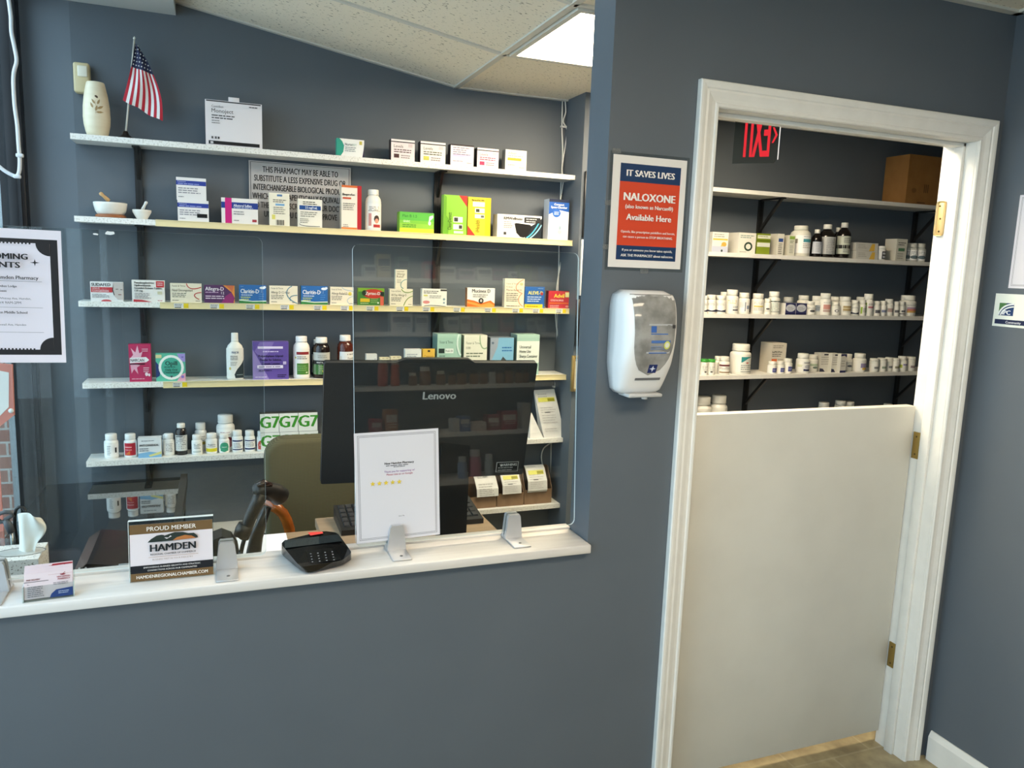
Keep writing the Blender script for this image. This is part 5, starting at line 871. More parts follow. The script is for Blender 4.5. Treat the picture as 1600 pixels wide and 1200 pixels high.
# keyboard
t = empty('keyboard', (-.31, .74, ZD), 'black computer keyboard behind the monitor on the desk', 'keyboard'); KZ = .79
k0, k1 = P(519, 786, 'z', KZ), P(741, 787, 'z', KZ); kx0, kx1 = -.56, -.075; y0, y1 = .64, .82
def kp(x, y, e=0): s = (y-y0)/(y1-y0); return Vector((x, y, ZD+.018+.03*s+e))
m = MB(); q = [kp(kx0, y0), kp(kx1, y0), kp(kx1, y1), kp(kx0, y1)]; bq = [Vector((p.x, p.y, ZD+.001+(.0 if i < 2 else .0))) for i, p in enumerate(q)]
m.add(bq+q, [(3,2,1,0), (4,5,6,7), (0,1,5,4), (1,2,6,5), (2,3,7,6), (3,0,4,7)], mat('#1c1d1f', .35)); m.build('case', t)
for r_ in range(5):
    for c_ in range(19):
        xa = kx0+.012+c_*(kx1-kx0-.02)/19; ya = y0+.02+r_*.031
        m = MB(); m.add([kp(xa, ya, .001), kp(xa+.02, ya, .001), kp(xa+.02, ya+.026, .001), kp(xa, ya+.026, .001), kp(xa+.002, ya+.002, .006), kp(xa+.018, ya+.002, .006), kp(xa+.018, ya+.023, .006), kp(xa+.002, ya+.023, .006)], [(4,5,6,7), (0,1,5,4), (1,2,6,5), (2,3,7,6), (3,0,4,7)], mat('#2a2b2e', .4)); m.build('key', t)
# office chair
Yc = 1.12
t = empty('office_chair', (-.58, 1.0, 0), 'olive fabric office chair with glossy wooden arms behind the desk', 'chair')
OLV = bpy.data.materials.new('olive_weave'); OLV.use_nodes = True; nt = OLV.node_tree; N = nt.nodes; L = nt.links; b = N['Principled BSDF']; b.inputs['Roughness'].default_value = .9; b.inputs['Specular IOR Level'].default_value = .15
tc = N.new('ShaderNodeTexCoord'); wv = N.new('ShaderNodeTexWave'); wv.bands_direction = 'X'; wv.inputs['Scale'].default_value = 60; w2_ = N.new('ShaderNodeTexWave'); w2_.bands_direction = 'Z'; w2_.inputs['Scale'].default_value = 60
mu = N.new('ShaderNodeMath'); mu.operation = 'MULTIPLY'; rp = N.new('ShaderNodeValToRGB'); rp.color_ramp.elements[0].color = lin('#514c37'); rp.color_ramp.elements[1].color = lin('#6f694e')
for w_ in (wv, w2_): L.new(tc.outputs['Object'], w_.inputs['Vector'])
L.new(wv.outputs['Fac'], mu.inputs[0]); L.new(w2_.outputs['Fac'], mu.inputs[1]); L.new(mu.outputs[0], rp.inputs['Fac']); L.new(rp.outputs['Color'], b.inputs['Base Color'])
cx0, cx1 = P(415, 720, 'y', Yc).x, P(415, 720, 'y', Yc).x+.52; cz1 = P(480, 690, 'y', Yc).z
m = MB(); bm = bmesh.new(); bmesh.ops.create_cube(bm, size=1)
for v in bm.verts: v.co = Vector(((cx0+cx1)/2+v.co.x*(cx1-cx0), Yc+.05+v.co.y*.1+(.05 if v.co.z > 0 else -.02), (cz1+.50)/2+v.co.z*(cz1-.50)))
bmesh.ops.bevel(bm, geom=[e for e in bm.edges if abs((e.verts[0].co-e.verts[1].co).normalized().y) > .8], offset=.075, segments=6, profile=.5, affect='EDGES')
bmesh.ops.bevel(bm, geom=[e for e in bm.edges if abs((e.verts[0].co-e.verts[1].co).normalized().y) < .3], offset=.02, segments=3, profile=.5, affect='EDGES')
m.bm(bm, OLV, True); m.build('backrest', t)
MB().box((cx0+.01, .68+.2, .42), (cx1-.01, Yc+.06, .52), OLV, .035, 4).build('seat', t)
CHW = noise_mat('varnished_wood', '#7a3d14', '#96541f', 5, .3, .7, .12, 0, (1, 1, 8))
for s, x in ((0, cx0-.012), (1, cx1+.012)):
    m = MB(); Ya = Yc-.1
    if s == 0: pts = [P(*q_, 'y', Ya) for q_ in ((425, 790), (433, 794), (442, 802), (448, 813), (452, 826), (454, 842))]; pts = [Vector((pts[0].x-.03, Yc+.06, pts[0].z+.005))]+pts+[Vector((pts[-1].x, Ya, .5)), Vector((pts[-1].x, Ya+.06, .45))]
    else: pts = [Vector((x-.02, Yc+.06, .72)), Vector((x, Ya+.05, .72)), Vector((x+.02, Ya, .68)), Vector((x+.02, Ya, .6)), Vector((x, Ya, .5)), Vector((x-.02, Ya+.06, .45))]
    m.tube(pts, .02, CHW, 12); m.build('armrest', t)
m = MB(); ccx = (cx0+cx1)/2; m.lathe([(.03, .08), (.03, .25), (.022, .25), (.022, .42)], (ccx, 1.02, 0), BLACKM, 16); m.build('gas_lift', t)
for k in range(5):
    a_ = k*2*PI/5+.3; e = Vector((ccx+.27*math.cos(a_), 1.02+.27*math.sin(a_), .07)); m = MB(); m.tube([(ccx, 1.02, .11), e], .022, BLACKM, 10, [1, .7]); o = m.build('base_leg', t)
    m = MB(); m.lathe([(.028, -.012), (.03, 0), (.028, .012)], e+Vector((0, 0, -.04)), BLACKM, 16, axis=(-math.sin(a_), math.cos(a_), 0)); m.tube([e, e+Vector((0, 0, -.03))], .008, BLACKM); m.build('caster', o)
# tissue box with tissue, pencil cup with scissors
GRN = noise_mat('speckled_marble_card', '#8d877c', '#ebe8e4', 170, .36, .42, .5)
a = P(75, 847, 'z', ZD+.1); t = empty('tissue_box', (a.x-.11, .46, ZD), 'white speckled tissue box on the glass-topped desk by the window', 'tissue box'); bx0, bx1, by0, by1, bz = a.x-.22, a.x, .40, .524, ZD+.1
MB().box((bx0, by0, ZD+.001), (bx1, by1, bz), GRN).build('carton', t)
cx, cy = P(50, 866, 'z', bz).x-.03, (by0+by1)/2
m = MB(); n = 24; ring = [Vector((cx+.055*math.cos(2*PI*i/n), cy+.03*math.sin(2*PI*i/n), bz+.0006)) for i in range(n)]; r2 = [Vector((cx+.058*math.cos(2*PI*i/n), cy+.033*math.sin(2*PI*i/n), bz+.0012)) for i in range(n)]
m.add(ring, [list(range(n))], mat('#c9c7c2', .4)); m.add(ring+r2, [(i, (i+1) % n, n+(i+1) % n, n+i) for i in range(n)], mat('#6c6e70', .3)); m.build('opening', t)
m = MB(); TIS = mat('#efece4', .85, 0, .1); Yt = cy
rows = [[(22, 886), (30, 888), (38, 886), (46, 882), (54, 878)], [(26, 872), (33, 874), (40, 870), (48, 866), (55, 860)], [(28, 856), (36, 857), (44, 852), (54, 846), (60, 842)], [(27, 840), (35, 841), (46, 834), (58, 833), (67, 838)], [(26, 824), (34, 823), (46, 822), (60, 822), (77, 823)], [(25, 808), (34, 804), (45, 805), (58, 812), (68, 812)], [(25, 805), (35, 802), (48, 801), (55, 803), (64, 808)]]
vs = []
for j, r_ in enumerate(rows):
    for i, q_ in enumerate(r_): p = P(*q_, 'y', Yt); p.y += .014*math.sin(i*2.4+j*.6)+.02*(j/6)*math.cos(i*1.1); vs.append(p)
fs = [(j*5+i, j*5+i+1, (j+1)*5+i+1, (j+1)*5+i) for j in range(6) for i in range(4)]; m.add(vs, fs, TIS, True); o = m.build('tissue', t)
md = o.modifiers.new('smooth', 'SUBSURF'); md.levels = 2; md.render_levels = 2; so = o.modifiers.new('thick', 'SOLIDIFY'); so.thickness = .0008
t = empty('pencil_cup', (P(22, 850, 'y', .62).x, .62, ZD), 'clear cup behind the tissue box at the window end', 'cup'); c = t.location; cr = .04
m = MB(); m.lathe([(cr, 0), (cr*1.05, .10), (cr*1.0, .10), (cr*.95, .004)], c+Vector((0, 0, .001)), GLASS, 24); m.build('beaker', t)
Y6 = c.y; q = lambda px, py, dy=0: P(px, py, 'y', Y6+dy)
m = MB(); m.tube([q(18, 832), q(13, 820), q(8, 812)], .011, mat('#55575c', .4), 8, [.9, 1, .8]); m.tube([q(8, 812), q(20, 805), q(17, 801), q(8, 800), q(-2, 803), q(-6, 810), q(2, 816), q(8, 813)], .006, mat('#55575c', .4), 8); m.tube([q(18, 832), Vector((c.x-.004, Y6, ZD+.012))], .004, mat('#a9abad', .3, .8), 8)
tag(m.build('scissors', loc=Vector((c.x-.004, Y6, ZD+.012))), 'grey handled scissors standing in the clear cup', 'scissors')
m = MB(); m.tube([Vector((c.x+.012, Y6+.006, ZD+.012)), q(23, 822, .01), q(23, 805, .01), q(25, 796, .01), q(30, 792, .01), q(36, 793, .01), q(40, 798, .01), q(41, 806, .01)], .0045, mat('#111214', .35), 8)
tag(m.build('hooked_tool', loc=Vector((c.x+.012, Y6+.006, ZD+.012))), 'black hook-ended wire tool standing in the clear cup', 'tool')
# cable hanging beside the window frame
Yk = 1.36
m = MB(); q = [P(px, py, 'y', Yk) for px, py in ((13, -4), (17, 25), (18, 50), (23, 75), (26, 95), (22, 112), (21, 130), (23, 165), (27, 195), (29, 225), (31, 250), (30, 268), (26, 275), (18, 273), (6, 266), (-6, 256))]; sm = []
for k in range(len(q)-1):
    for s in range(4):
        p0, p1, p2, p3 = q[max(k-1, 0)], q[k], q[k+1], q[min(k+2, len(q)-1)]; t2 = s/4
        sm.append(.5*((2*p1)+(p2-p0)*t2+(2*p0-5*p1+4*p2-p3)*t2*t2+(3*p1-p0-3*p2+p3)*t2**3))
m.tube(sm+[q[-1]], .0062, mat('#d7dade', .45), 8)
for px, py in ((31, 243), (27, 276)): p = P(px, py, 'y', Yk); m.box((p.x-.011, Yk-.009, p.z-.006), (p.x+.011, Yk+.008, p.z+.006), mat('#d7dade', .45), .003)
tag(m.build('hanging_cable', loc=q[0]), 'thick white cable hanging down beside the black window frame', 'cable')
# ------------------------------------------------------------------ pier wall: notice and dispenser
nx, nz = .1226, 1.7864
t = empty('naloxone_notice', (nx, 0, nz-.1397), 'laminated orange and navy naloxone notice taped to the pier', 'poster')
m = MB(); e = .008; m.box((nx-.108-e, -.0016, nz-.1397-e), (nx+.108+e, -.0006, nz+.1397+e), glass_mat('laminate', '#f2f4f4', .1)); m.build('laminate', t)
m = MB(); m.box((nx-.108, -.0026, nz-.1397), (nx+.108, -.0018, nz+.1397), mat('#e3dfdb', .35)); A = Art(m, .216, .2794, face_fn((nx-.108, -.0026, nz-.1397), (1,0,0), (0,0,1), (0,-1,0)))
NV, OR_, WT = '#12345c', '#cf4426', '#efeae6'
draw(A, [('r', .10, .07, .92, .93, OR_), ('r', .10, .77, .92, .93, NV), ('r', .10, .07, .92, .2, NV), ('t', 'IT SAVES LIVES', .51, .82, .055, WT, .74, 'c', 1.4), ('r', .38, .838, .43, .845, NV), ('r', .72, .838, .78, .845, NV),
  ('t', 'NALOXONE', .51, .605, .068, WT, .76, 'c', 1.4), ('t', '(also known as Narcan®)', .51, .535, .034, WT, .74, 'c', .8), ('t', 'Available Here', .51, .43, .055, WT, .74, 'c', 1.1), ('t', 'Opioids, like prescription painkillers and heroin,', .51, .315, .021, WT, .74, 'c', .3), ('t', 'can cause a person to STOP BREATHING.', .51, .27, .021, WT, .68, 'c', .6), ('t', 'If you or someone you know takes opioids,', .51, .15, .021, WT, .70, 'c', .4), ('t', 'ASK THE PHARMACIST about naloxone.', .51, .1, .023, WT, .72, 'c', .7)])
m.build('sheet', t)
TAPE = glass_mat('tape', '#f0f0ee', .2, 1.45, .08)
for u, v in ((-.1, .148), (.0, -.148), (-.114, .02), (-.114, -.09)): MB().box((nx+u-.012, -.0022, nz+v-.006), (nx+u+.012, -.0017, nz+v+.006), TAPE).build('tape', t)
# sanitizer dispenser
sx0, sx1, sz0, sz1 = .027, .182, 1.322, 1.590; sxc = (sx0+sx1)/2; sw = (sx1-sx0)/2
t = empty('sanitizer_dispenser', (sxc, 0, sz0), 'white hand sanitizer dispenser with smoky window mounted on the pier', 'dispenser')
PW = mat('#e6e5e4', .25, 0, .5, .2)
def prof_w(s):   # half width share along the height 0 bottom .. 1 top
    return .80+.20*min(1, s/.3)**.8 if s < .3 else 1-.1*max(0, (s-.8)/.2)**2
def depth(s): return .052+.056*math.sin(min(1, s/.62)*PI/2) if s < .62 else .108-.022*((s-.62)/.38)**2
m = MB(); NU, NVv = 28, 24; vs = []
def shell(u, s, e=0.):
    # u -1..1 round the front from the wall on one side to the wall on the other
    a = abs(u); sg = 1 if u >= 0 else -1; hw = sw*prof_w(s); d = depth(s); k = 5.0
    th = (1-a)*PI/2; cx_ = math.cos(th)**(2/k); sy_ = math.sin(th)**(2/k); end = 1.0
    if s > .93: end = math.sqrt(max(0, 1-((s-.93)/.07)**2))*.25+.75
    if s < .05: end = .85+.15*math.sqrt(max(0, 1-((.05-s)/.05)**2))
    return Vector((sxc+sg*cx_*hw*end, -.001-sy_*d*end-e, sz0+s*(sz1-sz0)))
for j in range(NVv+1):
    for i in range(NU+1): vs.append(shell(-1+2*i/NU, j/NVv))
fs = [(j*(NU+1)+i, j*(NU+1)+i+1, (j+1)*(NU+1)+i+1, (j+1)*(NU+1)+i) for j in range(NVv) for i in range(NU)]
fs += [list(range(NU+1))[::-1], [NVv*(NU+1)+i for i in range(NU+1)]]; fs += [tuple(reversed([j*(NU+1), j*(NU+1)+NU, (j+1)*(NU+1)+NU, (j+1)*(NU+1)])) for j in range(NVv)]
m.add(vs, fs, PW, True); m.build('housing', t)
def onfront(x, z, e): # point on the front face at offset x (share of half width) and height share z
    u = -1+0; lo, hi = 0., 1.
    for _ in range(24):
        mid = (lo+hi)/2; p = shell(-mid if x < 0 else mid, z)
        if abs(p.x-sxc) < abs(x)*sw: lo = mid
        else: hi = mid
    return shell(-(lo) if x < 0 else lo, z, e)
win = []
for i in range(13): a_ = PI*i/12; win.append((.72*math.cos(PI+a_)*(1), .44+.26*math.sin(PI+a_)*1.15))
m = MB(); rows = 14; vs = []; fs = []
for j in range(rows+1):
    s = .20+(.97-.20)*j/rows
    hw = .74*math.sqrt(max(.0, 1-max(0, (.55-s)/.35)**2)) if s < .55 else .74+.06*(s-.55)/.42
    for i in range(11): vs.append(onfront(-.0+hw*(-1+2*i/10), s, .0012))
fs = [(j*11+i, j*11+i+1, (j+1)*11+i+1, (j+1)*11+i) for j in range(rows) for i in range(10)]
m.add(vs, fs, noise_mat('smoky_window', '#7c7b78', '#a09f9c', 25, .35, .65, .08), True); m.build('window', t)
m = MB(); A = Art(m, 2*sw, sz1-sz0, lambda x, y, d: onfront(max(-.98, min(.98, x/sw-1)), y/(sz1-sz0), d+.0016), 4)
draw(A, [('r', .36, .42, .80, .70, '#adafb2'), ('r', .4, .6, .72, .61, '#4a6fae'), ('r', .4, .62, .5, .68, '#3a62a8'), ('r', .42, .52, .78, .545, '#4a6fae'), ('r', .4, .42, .74, .43, '#4a6fae'), ('e', .72, .5, .06, .04, '#c9cf6a'), ('e', .72, .5, .04, .025, '#d8dccf'), ('ml', .42, .7, .48, 2, .02, '#6f86b0'), ('r', .8, .66, .87, .69, '#3b3b3c')]); m.build('refill_bag', t)
m = MB(); A = Art(m, 2*sw, sz1-sz0, lambda x, y, d: onfront(max(-.98, min(.98, x/sw-1)), y/(sz1-sz0), d+.0012), 2)
draw(A, [('r', .47, .225, .63, .31, '#1d2d63'), ('poly', [(.55, .30), (.565, .275), (.61, .268), (.565, .26), (.55, .235), (.535, .26), (.49, .268), (.535, .275)], '#cfd5e6')]); m.build('logo', t)
m = MB(); A = Art(m, 2*sw, sz1-sz0, lambda x, y, d: onfront(max(-.98, min(.98, x/sw-1)), y/(sz1-sz0), d+.0012), 6)
draw(A, [('r', .28, .15, .76, .175, '#6e6e70')]); m.build('slot', t)
m = MB(); m.box((sxc-.045, -.07, sz0-.006), (sxc+.055, -.012, sz0+.003), mat('#b9b9b8', .3), .003); m.lathe([(.008, 0), (.006, .014)], (sxc+.01, -.055, sz0-.012), mat('#d5d5d4', .3), 12); m.build('nozzle', t)
# ------------------------------------------------------------------ papers on the right wall
xw = XW-.0006; yl = -.086
sheet('printed_page', Vector((xw, yl-.108, 1.767)), Vector((0, -1, 0)), Vector((0, 0, 1)), Vector((-1, 0, 0)), .2159, .2794, page(), 'white page with yellow star taped on the wall beyond the door casing', 'page')
yl = P(1568, 460, 'x', xw).y; h1 = P(1571, 459, 'x', xw).z; h0 = P(1563, 510, 'x', xw).z
sheet('membership_sign', Vector((xw, yl-.045, (h0+h1)/2)), Vector((0, -1, 0)), Vector((0, 0, 1)), Vector((-1, 0, 0)), .14, h1-h0, [('r', .12, .34, .46, .72, '#1c3a6a'), ('poly', [(.12, .72), (.3, .72), (.2, .56), (.12, .44)], '#4f7a45'), ('curve', [(.12, .36), (.16, .58), (.28, .68), (.46, .7)], .05, '#e8eae6'), ('curve', [(.17, .35), (.2, .52), (.32, .6), (.46, .62)], .04, '#e8eae6'), ('t', 'IPC', .21, .37, .13, '#eef0f2', .25, 'l', 1.4), ('r', .06, .08, .95, .22, '#1b2446'), ('t', 'Community', .32, .11, .07, '#e8eaf0', .5, 'l', .5)], 'small white and navy membership card below the page on the wall beyond the door', 'card', '#e8ebe0')
# ------------------------------------------------------------------ room behind the half door
YR = 1.45; RZ = {1: 2.054, 2: 1.746, 3: 1.443, 4: 1.131, 5: .828}
def rshelf(z, lab):
    o = MB().box((1.255, YR, z-.02), (3.4, D-.001, z), SHELF_TOP).build('wall_shelf', loc=(1.255, YR, z-.02)); return tag(o, lab, 'shelf', 'white shelves in the back room')
rshelf(RZ[1], 'topmost white shelf behind the half door, carrying the brown carton')
rshelf(RZ[2], 'white shelf behind the half door carrying four dark syrup bottles')
rshelf(RZ[3], 'white shelf behind the half door crowded with white pill bottles')
rshelf(RZ[4], 'white shelf behind the half door carrying the green-capped bottles')
rshelf(RZ[5], 'white shelf just above the half door edge, carrying two large jars')
upright(1.766, .5, 2.03, list(RZ.values()), .185, .17, 'black bracket upright behind the half door, nearer the naloxone notice', 'black bracket uprights in the back room', .026, .02)
upright(2.855, .5, 2.03, list(RZ.values()), .185, .17, 'black bracket upright behind the half door, nearer the hinges', 'black bracket uprights in the back room', .026, .02)
a = P(1412, 315, 'y', 1.47); zt = P(1418, 240, 'y', 1.47).z; x0 = a.x+.01
m = MB(); KB = noise_mat('cardboard', '#8a5f2c', '#976a35', 12, .3, .7, .8); m.box((x0, 1.47, RZ[1]), (x0+.42, 1.63, zt), KB); A = Art(m, .42, zt-RZ[1], face_fn((x0, 1.47, RZ[1]), (1,0,0), (0,0,1), (0,-1,0)))
for i in range(3): A.r(.3+.03*i, .25, .315+.03*i, .42, '#5b3d1c')
A.e(.13, .28, .04, .05, '#7a5226'); A.r(.2, .03, .34, .05, '#5b3d1c'); tag(m.build('cardboard_box', loc=(x0+.21, 1.55, RZ[1])), 'brown cardboard box on the topmost shelf behind the half door', 'box')
H2 = 'products on the syrup shelf behind the half door'; H3 = 'white pill bottles behind the half door'; H4 = 'products on the green cap shelf behind the half door'
YA = YR+.015
def rc(label, g, p0, p1, t0, b0, z, dep, col, pr=(), side=None, y=0, topc=None): return carton(label, g, p0, p1, t0, b0, z, YA+y, dep, col, pr, side, topc)
def rb(label, g, p0, p1, t0, b0, z, pr=(), y=0, style='pill', **k): k.setdefault('turn', -.4); return bottle(label, g, p0, p1, t0, b0, z, YA+y, style, prints=pr, **k)
z = RZ[2]
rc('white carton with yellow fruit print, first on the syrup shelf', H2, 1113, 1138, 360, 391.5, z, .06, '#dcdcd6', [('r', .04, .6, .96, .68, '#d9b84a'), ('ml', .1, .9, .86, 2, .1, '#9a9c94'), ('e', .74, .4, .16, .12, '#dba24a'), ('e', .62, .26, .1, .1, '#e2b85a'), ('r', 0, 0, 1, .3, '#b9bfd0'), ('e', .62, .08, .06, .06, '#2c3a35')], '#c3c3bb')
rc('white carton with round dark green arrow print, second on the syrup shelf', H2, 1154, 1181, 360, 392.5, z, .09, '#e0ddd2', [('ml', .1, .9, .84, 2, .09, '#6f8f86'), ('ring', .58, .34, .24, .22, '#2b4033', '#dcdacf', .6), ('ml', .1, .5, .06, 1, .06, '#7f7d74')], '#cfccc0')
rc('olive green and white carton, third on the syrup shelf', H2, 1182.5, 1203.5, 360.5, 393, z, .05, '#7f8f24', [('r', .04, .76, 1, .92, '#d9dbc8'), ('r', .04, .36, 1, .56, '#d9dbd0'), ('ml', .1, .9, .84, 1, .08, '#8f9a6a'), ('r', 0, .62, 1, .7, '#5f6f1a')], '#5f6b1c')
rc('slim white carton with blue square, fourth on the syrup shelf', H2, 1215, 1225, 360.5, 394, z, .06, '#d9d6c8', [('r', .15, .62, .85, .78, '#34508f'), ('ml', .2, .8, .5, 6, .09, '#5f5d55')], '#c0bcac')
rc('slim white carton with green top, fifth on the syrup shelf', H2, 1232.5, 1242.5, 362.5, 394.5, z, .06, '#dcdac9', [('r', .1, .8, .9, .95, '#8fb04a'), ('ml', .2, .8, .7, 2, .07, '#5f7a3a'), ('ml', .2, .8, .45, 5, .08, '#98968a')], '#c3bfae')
rb('large white jug bottle with teal label, sixth on the syrup shelf', H2, 1249, 1274, 347.5, 396, z, [('r', .5, .62, .9, .8, '#4f9aa5'), ('ml', .5, .9, .5, 3, .1, '#b0a69a'), ('r', .1, .55, .3, .8, '#8f8a80'), ('ml', .5, .85, .92, 1, .06, '#8a8880')], style='jug', col='#d8d6c9', lv=(.1, .68))
rb('short dark syrup bottle with white cap, nearest the white jug', H2, 1275.5, 1289, 353, 396.5, z, [('ml', .3, .8, .8, 6, .13, '#8a8a8c')], style='syrup', col='#14100f', cap='#d9d6cc', lab='#b9bcc4', lv=(.12, .55), rough=.12, ang=60)
rb('wide dark syrup bottle with white label, second of the dark bottles', H2, 1291, 1312.5, 344.5, 397, z, [('ml', .4, .85, .85, 9, .1, '#6b6b6e')], style='syrup', col='#14100f', cap='#d9d6cc', lab='#b3b3b0', lv=(.1, .62), rough=.12)
rb('dark syrup bottle with tall cap, standing behind the others', H2, 1309, 1321, 343, 392, z, [], style='syrup', col='#14100f', cap='#c9c6bc', lab=None, rough=.12, y=.09)
rb('tall dark syrup bottle with two white label bands, last of the dark bottles', H2, 1318, 1335, 341.5, 398, z, [('r', 0, .3, 1, .5, '#17120f'), ('ml', .4, .85, .85, 3, .1, '#6b6b6e'), ('ml', .4, .85, .2, 2, .1, '#6b6b6e')], style='syrup', col='#14100f', cap='#cfccc2', lab='#b3b6a6', lv=(.12, .62), rough=.12)
hh = P(1355, 387, 'y', YA).z-P(1355, 400, 'y', YA).z
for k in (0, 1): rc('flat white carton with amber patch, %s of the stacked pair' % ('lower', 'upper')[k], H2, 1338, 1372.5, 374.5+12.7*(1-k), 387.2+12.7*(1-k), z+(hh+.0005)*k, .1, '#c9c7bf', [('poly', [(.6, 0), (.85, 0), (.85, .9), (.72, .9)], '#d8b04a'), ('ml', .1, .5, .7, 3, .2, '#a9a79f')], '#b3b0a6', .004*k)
rb('small white tub with black side label, right of the flat pair', H2, 1373.5, 1389, 379, 401, z, [('r', .55, 0, 1, 1, '#26262a'), ('r', .6, .58, .95, .85, '#c9ccd2'), ('r', .6, .12, .95, .42, '#c9ccd2')], style='tub')
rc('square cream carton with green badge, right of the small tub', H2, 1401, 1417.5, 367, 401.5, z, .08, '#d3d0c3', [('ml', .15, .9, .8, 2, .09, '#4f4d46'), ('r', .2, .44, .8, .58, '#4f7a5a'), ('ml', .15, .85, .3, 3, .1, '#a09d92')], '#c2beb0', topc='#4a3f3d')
for i, (p0, p1) in enumerate(((1416.5, 1427), (1426.5, 1439), (1438.5, 1451.5))): rb('white pill bottle, %s of the three beside the cream carton' % ('first', 'middle', 'last')[i], H2, p0, p1, 373.5, 402.5, z, [('ml', .3, .8, .8, 3, .14, '#7f7f7c'), ('e', .55, .3, .3, .18, '#5f6f74')], y=(.02, .005, .0)[i], col='#cfcec4')
z = RZ[3]
def arr(v=.3, c='#25293f'): return [('ml', .2, .8, .82, 2, .12, '#8a8a8c'), ('poly', [(.05, .06), (.95, .02), (.95, .3), (.5, .16), (.05, .28)], c)]
GN = [('ml', .25, .8, .8, 5, .14, '#77777a')]
def col2(c1, c2): return [('r', .3, .35, .8, .75, c1), ('r', .3, .12, .8, .32, c2), ('ml', .3, .8, .9, 1, .08, '#8a8a8c')]
T3 = [(1099.5, 1108, 464, 492, arr(), 0, 'white pill bottle with navy swoosh, half hidden by the door casing on the crowded shelf'),
 (1109, 1123, 462.5, 491.5, arr(), 0, 'white pill bottle with navy swoosh, second on the crowded shelf'),
 (1123.5, 1138, 463, 491.5, arr(), 0, 'white pill bottle with navy swoosh, third on the crowded shelf'),
 (1131, 1147, 453.5, 486, GN, .07, 'tall white pill bottle standing behind the navy swoosh bottles'),
 (1141, 1158, 453, 490.5, [('ml', .2, .8, .85, 3, .1, '#c9b45a'), ('r', .5, .1, .9, .2, '#25293f'), ('ml', .5, .9, .4, 2, .09, '#5f6f8a')], 0, 'tall white pill bottle with yellow and navy print, before the upright'),
 (1160, 1175.5, 457, 490, [('r', .5, .1, .56, .9, '#6f7a88'), ('r', .62, .3, .85, .6, '#8a94a2'), ('ml', .2, .45, .8, 4, .12, '#b0b0ae')], 0, 'white pill bottle with grey vertical bar, touching the upright'),
 (1182, 1198, 459, 491, [('r', .2, .5, .8, .62, '#c9b858'), ('ml', .2, .8, .85, 2, .1, '#9a9a90'), ('ml', .2, .8, .4, 3, .1, '#9a9a90')], 0, 'white pill bottle with yellow band, just past the upright'),
 (1197.8, 1207.3, 466, 490.5, [('e', .5, .5, .2, .1, '#4a4a4c'), ('ml', .25, .8, .3, 2, .1, '#9a9a90')], 0, 'small white pill bottle with dark dot, between two taller bottles'),
 (1207.5, 1223, 455, 490.5, [('r', 0, .86, 1, .96, '#4a5a55'), ('ml', .2, .8, .7, 5, .13, '#8fa39a'), ('r', 0, .04, 1, .1, '#6a7a75')], 0, 'tall white pill bottle with grey-green bands, before the navy cartons'),
 (1254, 1269, 461, 490, [('r', .1, .2, .9, .5, '#c9a49a')], .06, 'white pill bottle behind the end of the navy cartons'),
 (1264.5, 1278, 470, 491, [('ml', .2, .8, .8, 2, .14, '#8a8a8c'), ('e', .6, .4, .2, .16, '#4a4a4c')], 0, 'short white pill bottle just right of the navy cartons'),
 (1275, 1288, 461, 490, [('r', .3, .2, .8, .8, '#aab2bc'), ('ml', .3, .8, .7, 3, .16, '#5f6872')], .03, 'white pill bottle with pale grey label, behind the short one'),
 (1288.5, 1303, 457, 491, col2('#c98f84', '#b9a096'), 0, 'tall white pill bottle with salmon label'),
 (1303.5, 1317, 461, 489, GN, .06, 'white pill bottle behind the small P-marked bottle'),
 (1304, 1316, 471, 491, [('e', .55, .5, .18, .2, '#6a6a6c'), ('e', .55, .5, .1, .12, '#e9e8e4')], 0, 'small white pill bottle with ring mark'),
 (1319.5, 1335, 462, 491, [('r', .3, .3, .85, .8, '#a58f62'), ('r', .3, .5, .85, .62, '#cbbf9a'), ('ml', .3, .8, .2, 1, .1, '#7f7a6c')], 0, 'wide white pill bottle with tan label'),
 (1335, 1346, 467, 491, arr(), 0, 'white pill bottle with navy swoosh beside the tan labelled one'),
 (1346.5, 1356.5, 467, 491, [('r', .3, .1, .45, .9, '#9ab54a'), ('ml', .5, .9, .7, 4, .14, '#5f6a52')], 0, 'narrow white pill bottle with lime bar'),
 (1345, 1358, 460, 488, GN, .06, 'white pill bottle behind the lime-bar bottle'),
 (1356.5, 1369, 457, 491, [('r', .1, .1, .3, .95, '#9ab54a'), ('r', .4, .5, .85, .66, '#a86a72'), ('ml', .4, .85, .85, 2, .1, '#6a6a6c')], 0, 'tall white pill bottle with lime edge and red print'),
 (1369.5, 1379, 468, 491, [('r', .3, .2, .85, .6, '#5b5b60')], 0, 'small white pill bottle with dark patch, nearest the tall lime-edge one'),
 (1379.5, 1388.5, 467.5, 491, [('r', .3, .3, .85, .6, '#7f86a0')], 0, 'small white pill bottle with blue-grey patch'),
 (1389, 1399.5, 464.5, 491, [('r', .3, .3, .85, .7, '#b09a94')], 0, 'white pill bottle with dusty pink patch'),
 (1400, 1408.5, 468, 491, [('r', .3, .3, .85, .62, '#6a6a6c')], 0, 'small white pill bottle with grey patch, left of the black-banded one'),
 (1408.5, 1418, 468, 491, [('r', 0, .1, 1, .2, '#33343a'), ('r', .4, .35, .85, .6, '#6a6a6c')], 0, 'small white pill bottle with thin black band'),
 (1419, 1438, 458.5, 491, [('r', .35, .5, .85, .66, '#a88fa8'), ('r', .35, .34, .85, .5, '#c97a6a'), ('r', .35, .18, .85, .34, '#c9a05a'), ('ml', .35, .85, .85, 2, .08, '#8a8a8c')], 0, 'large white pill bottle with red and amber label, last on the crowded shelf')]
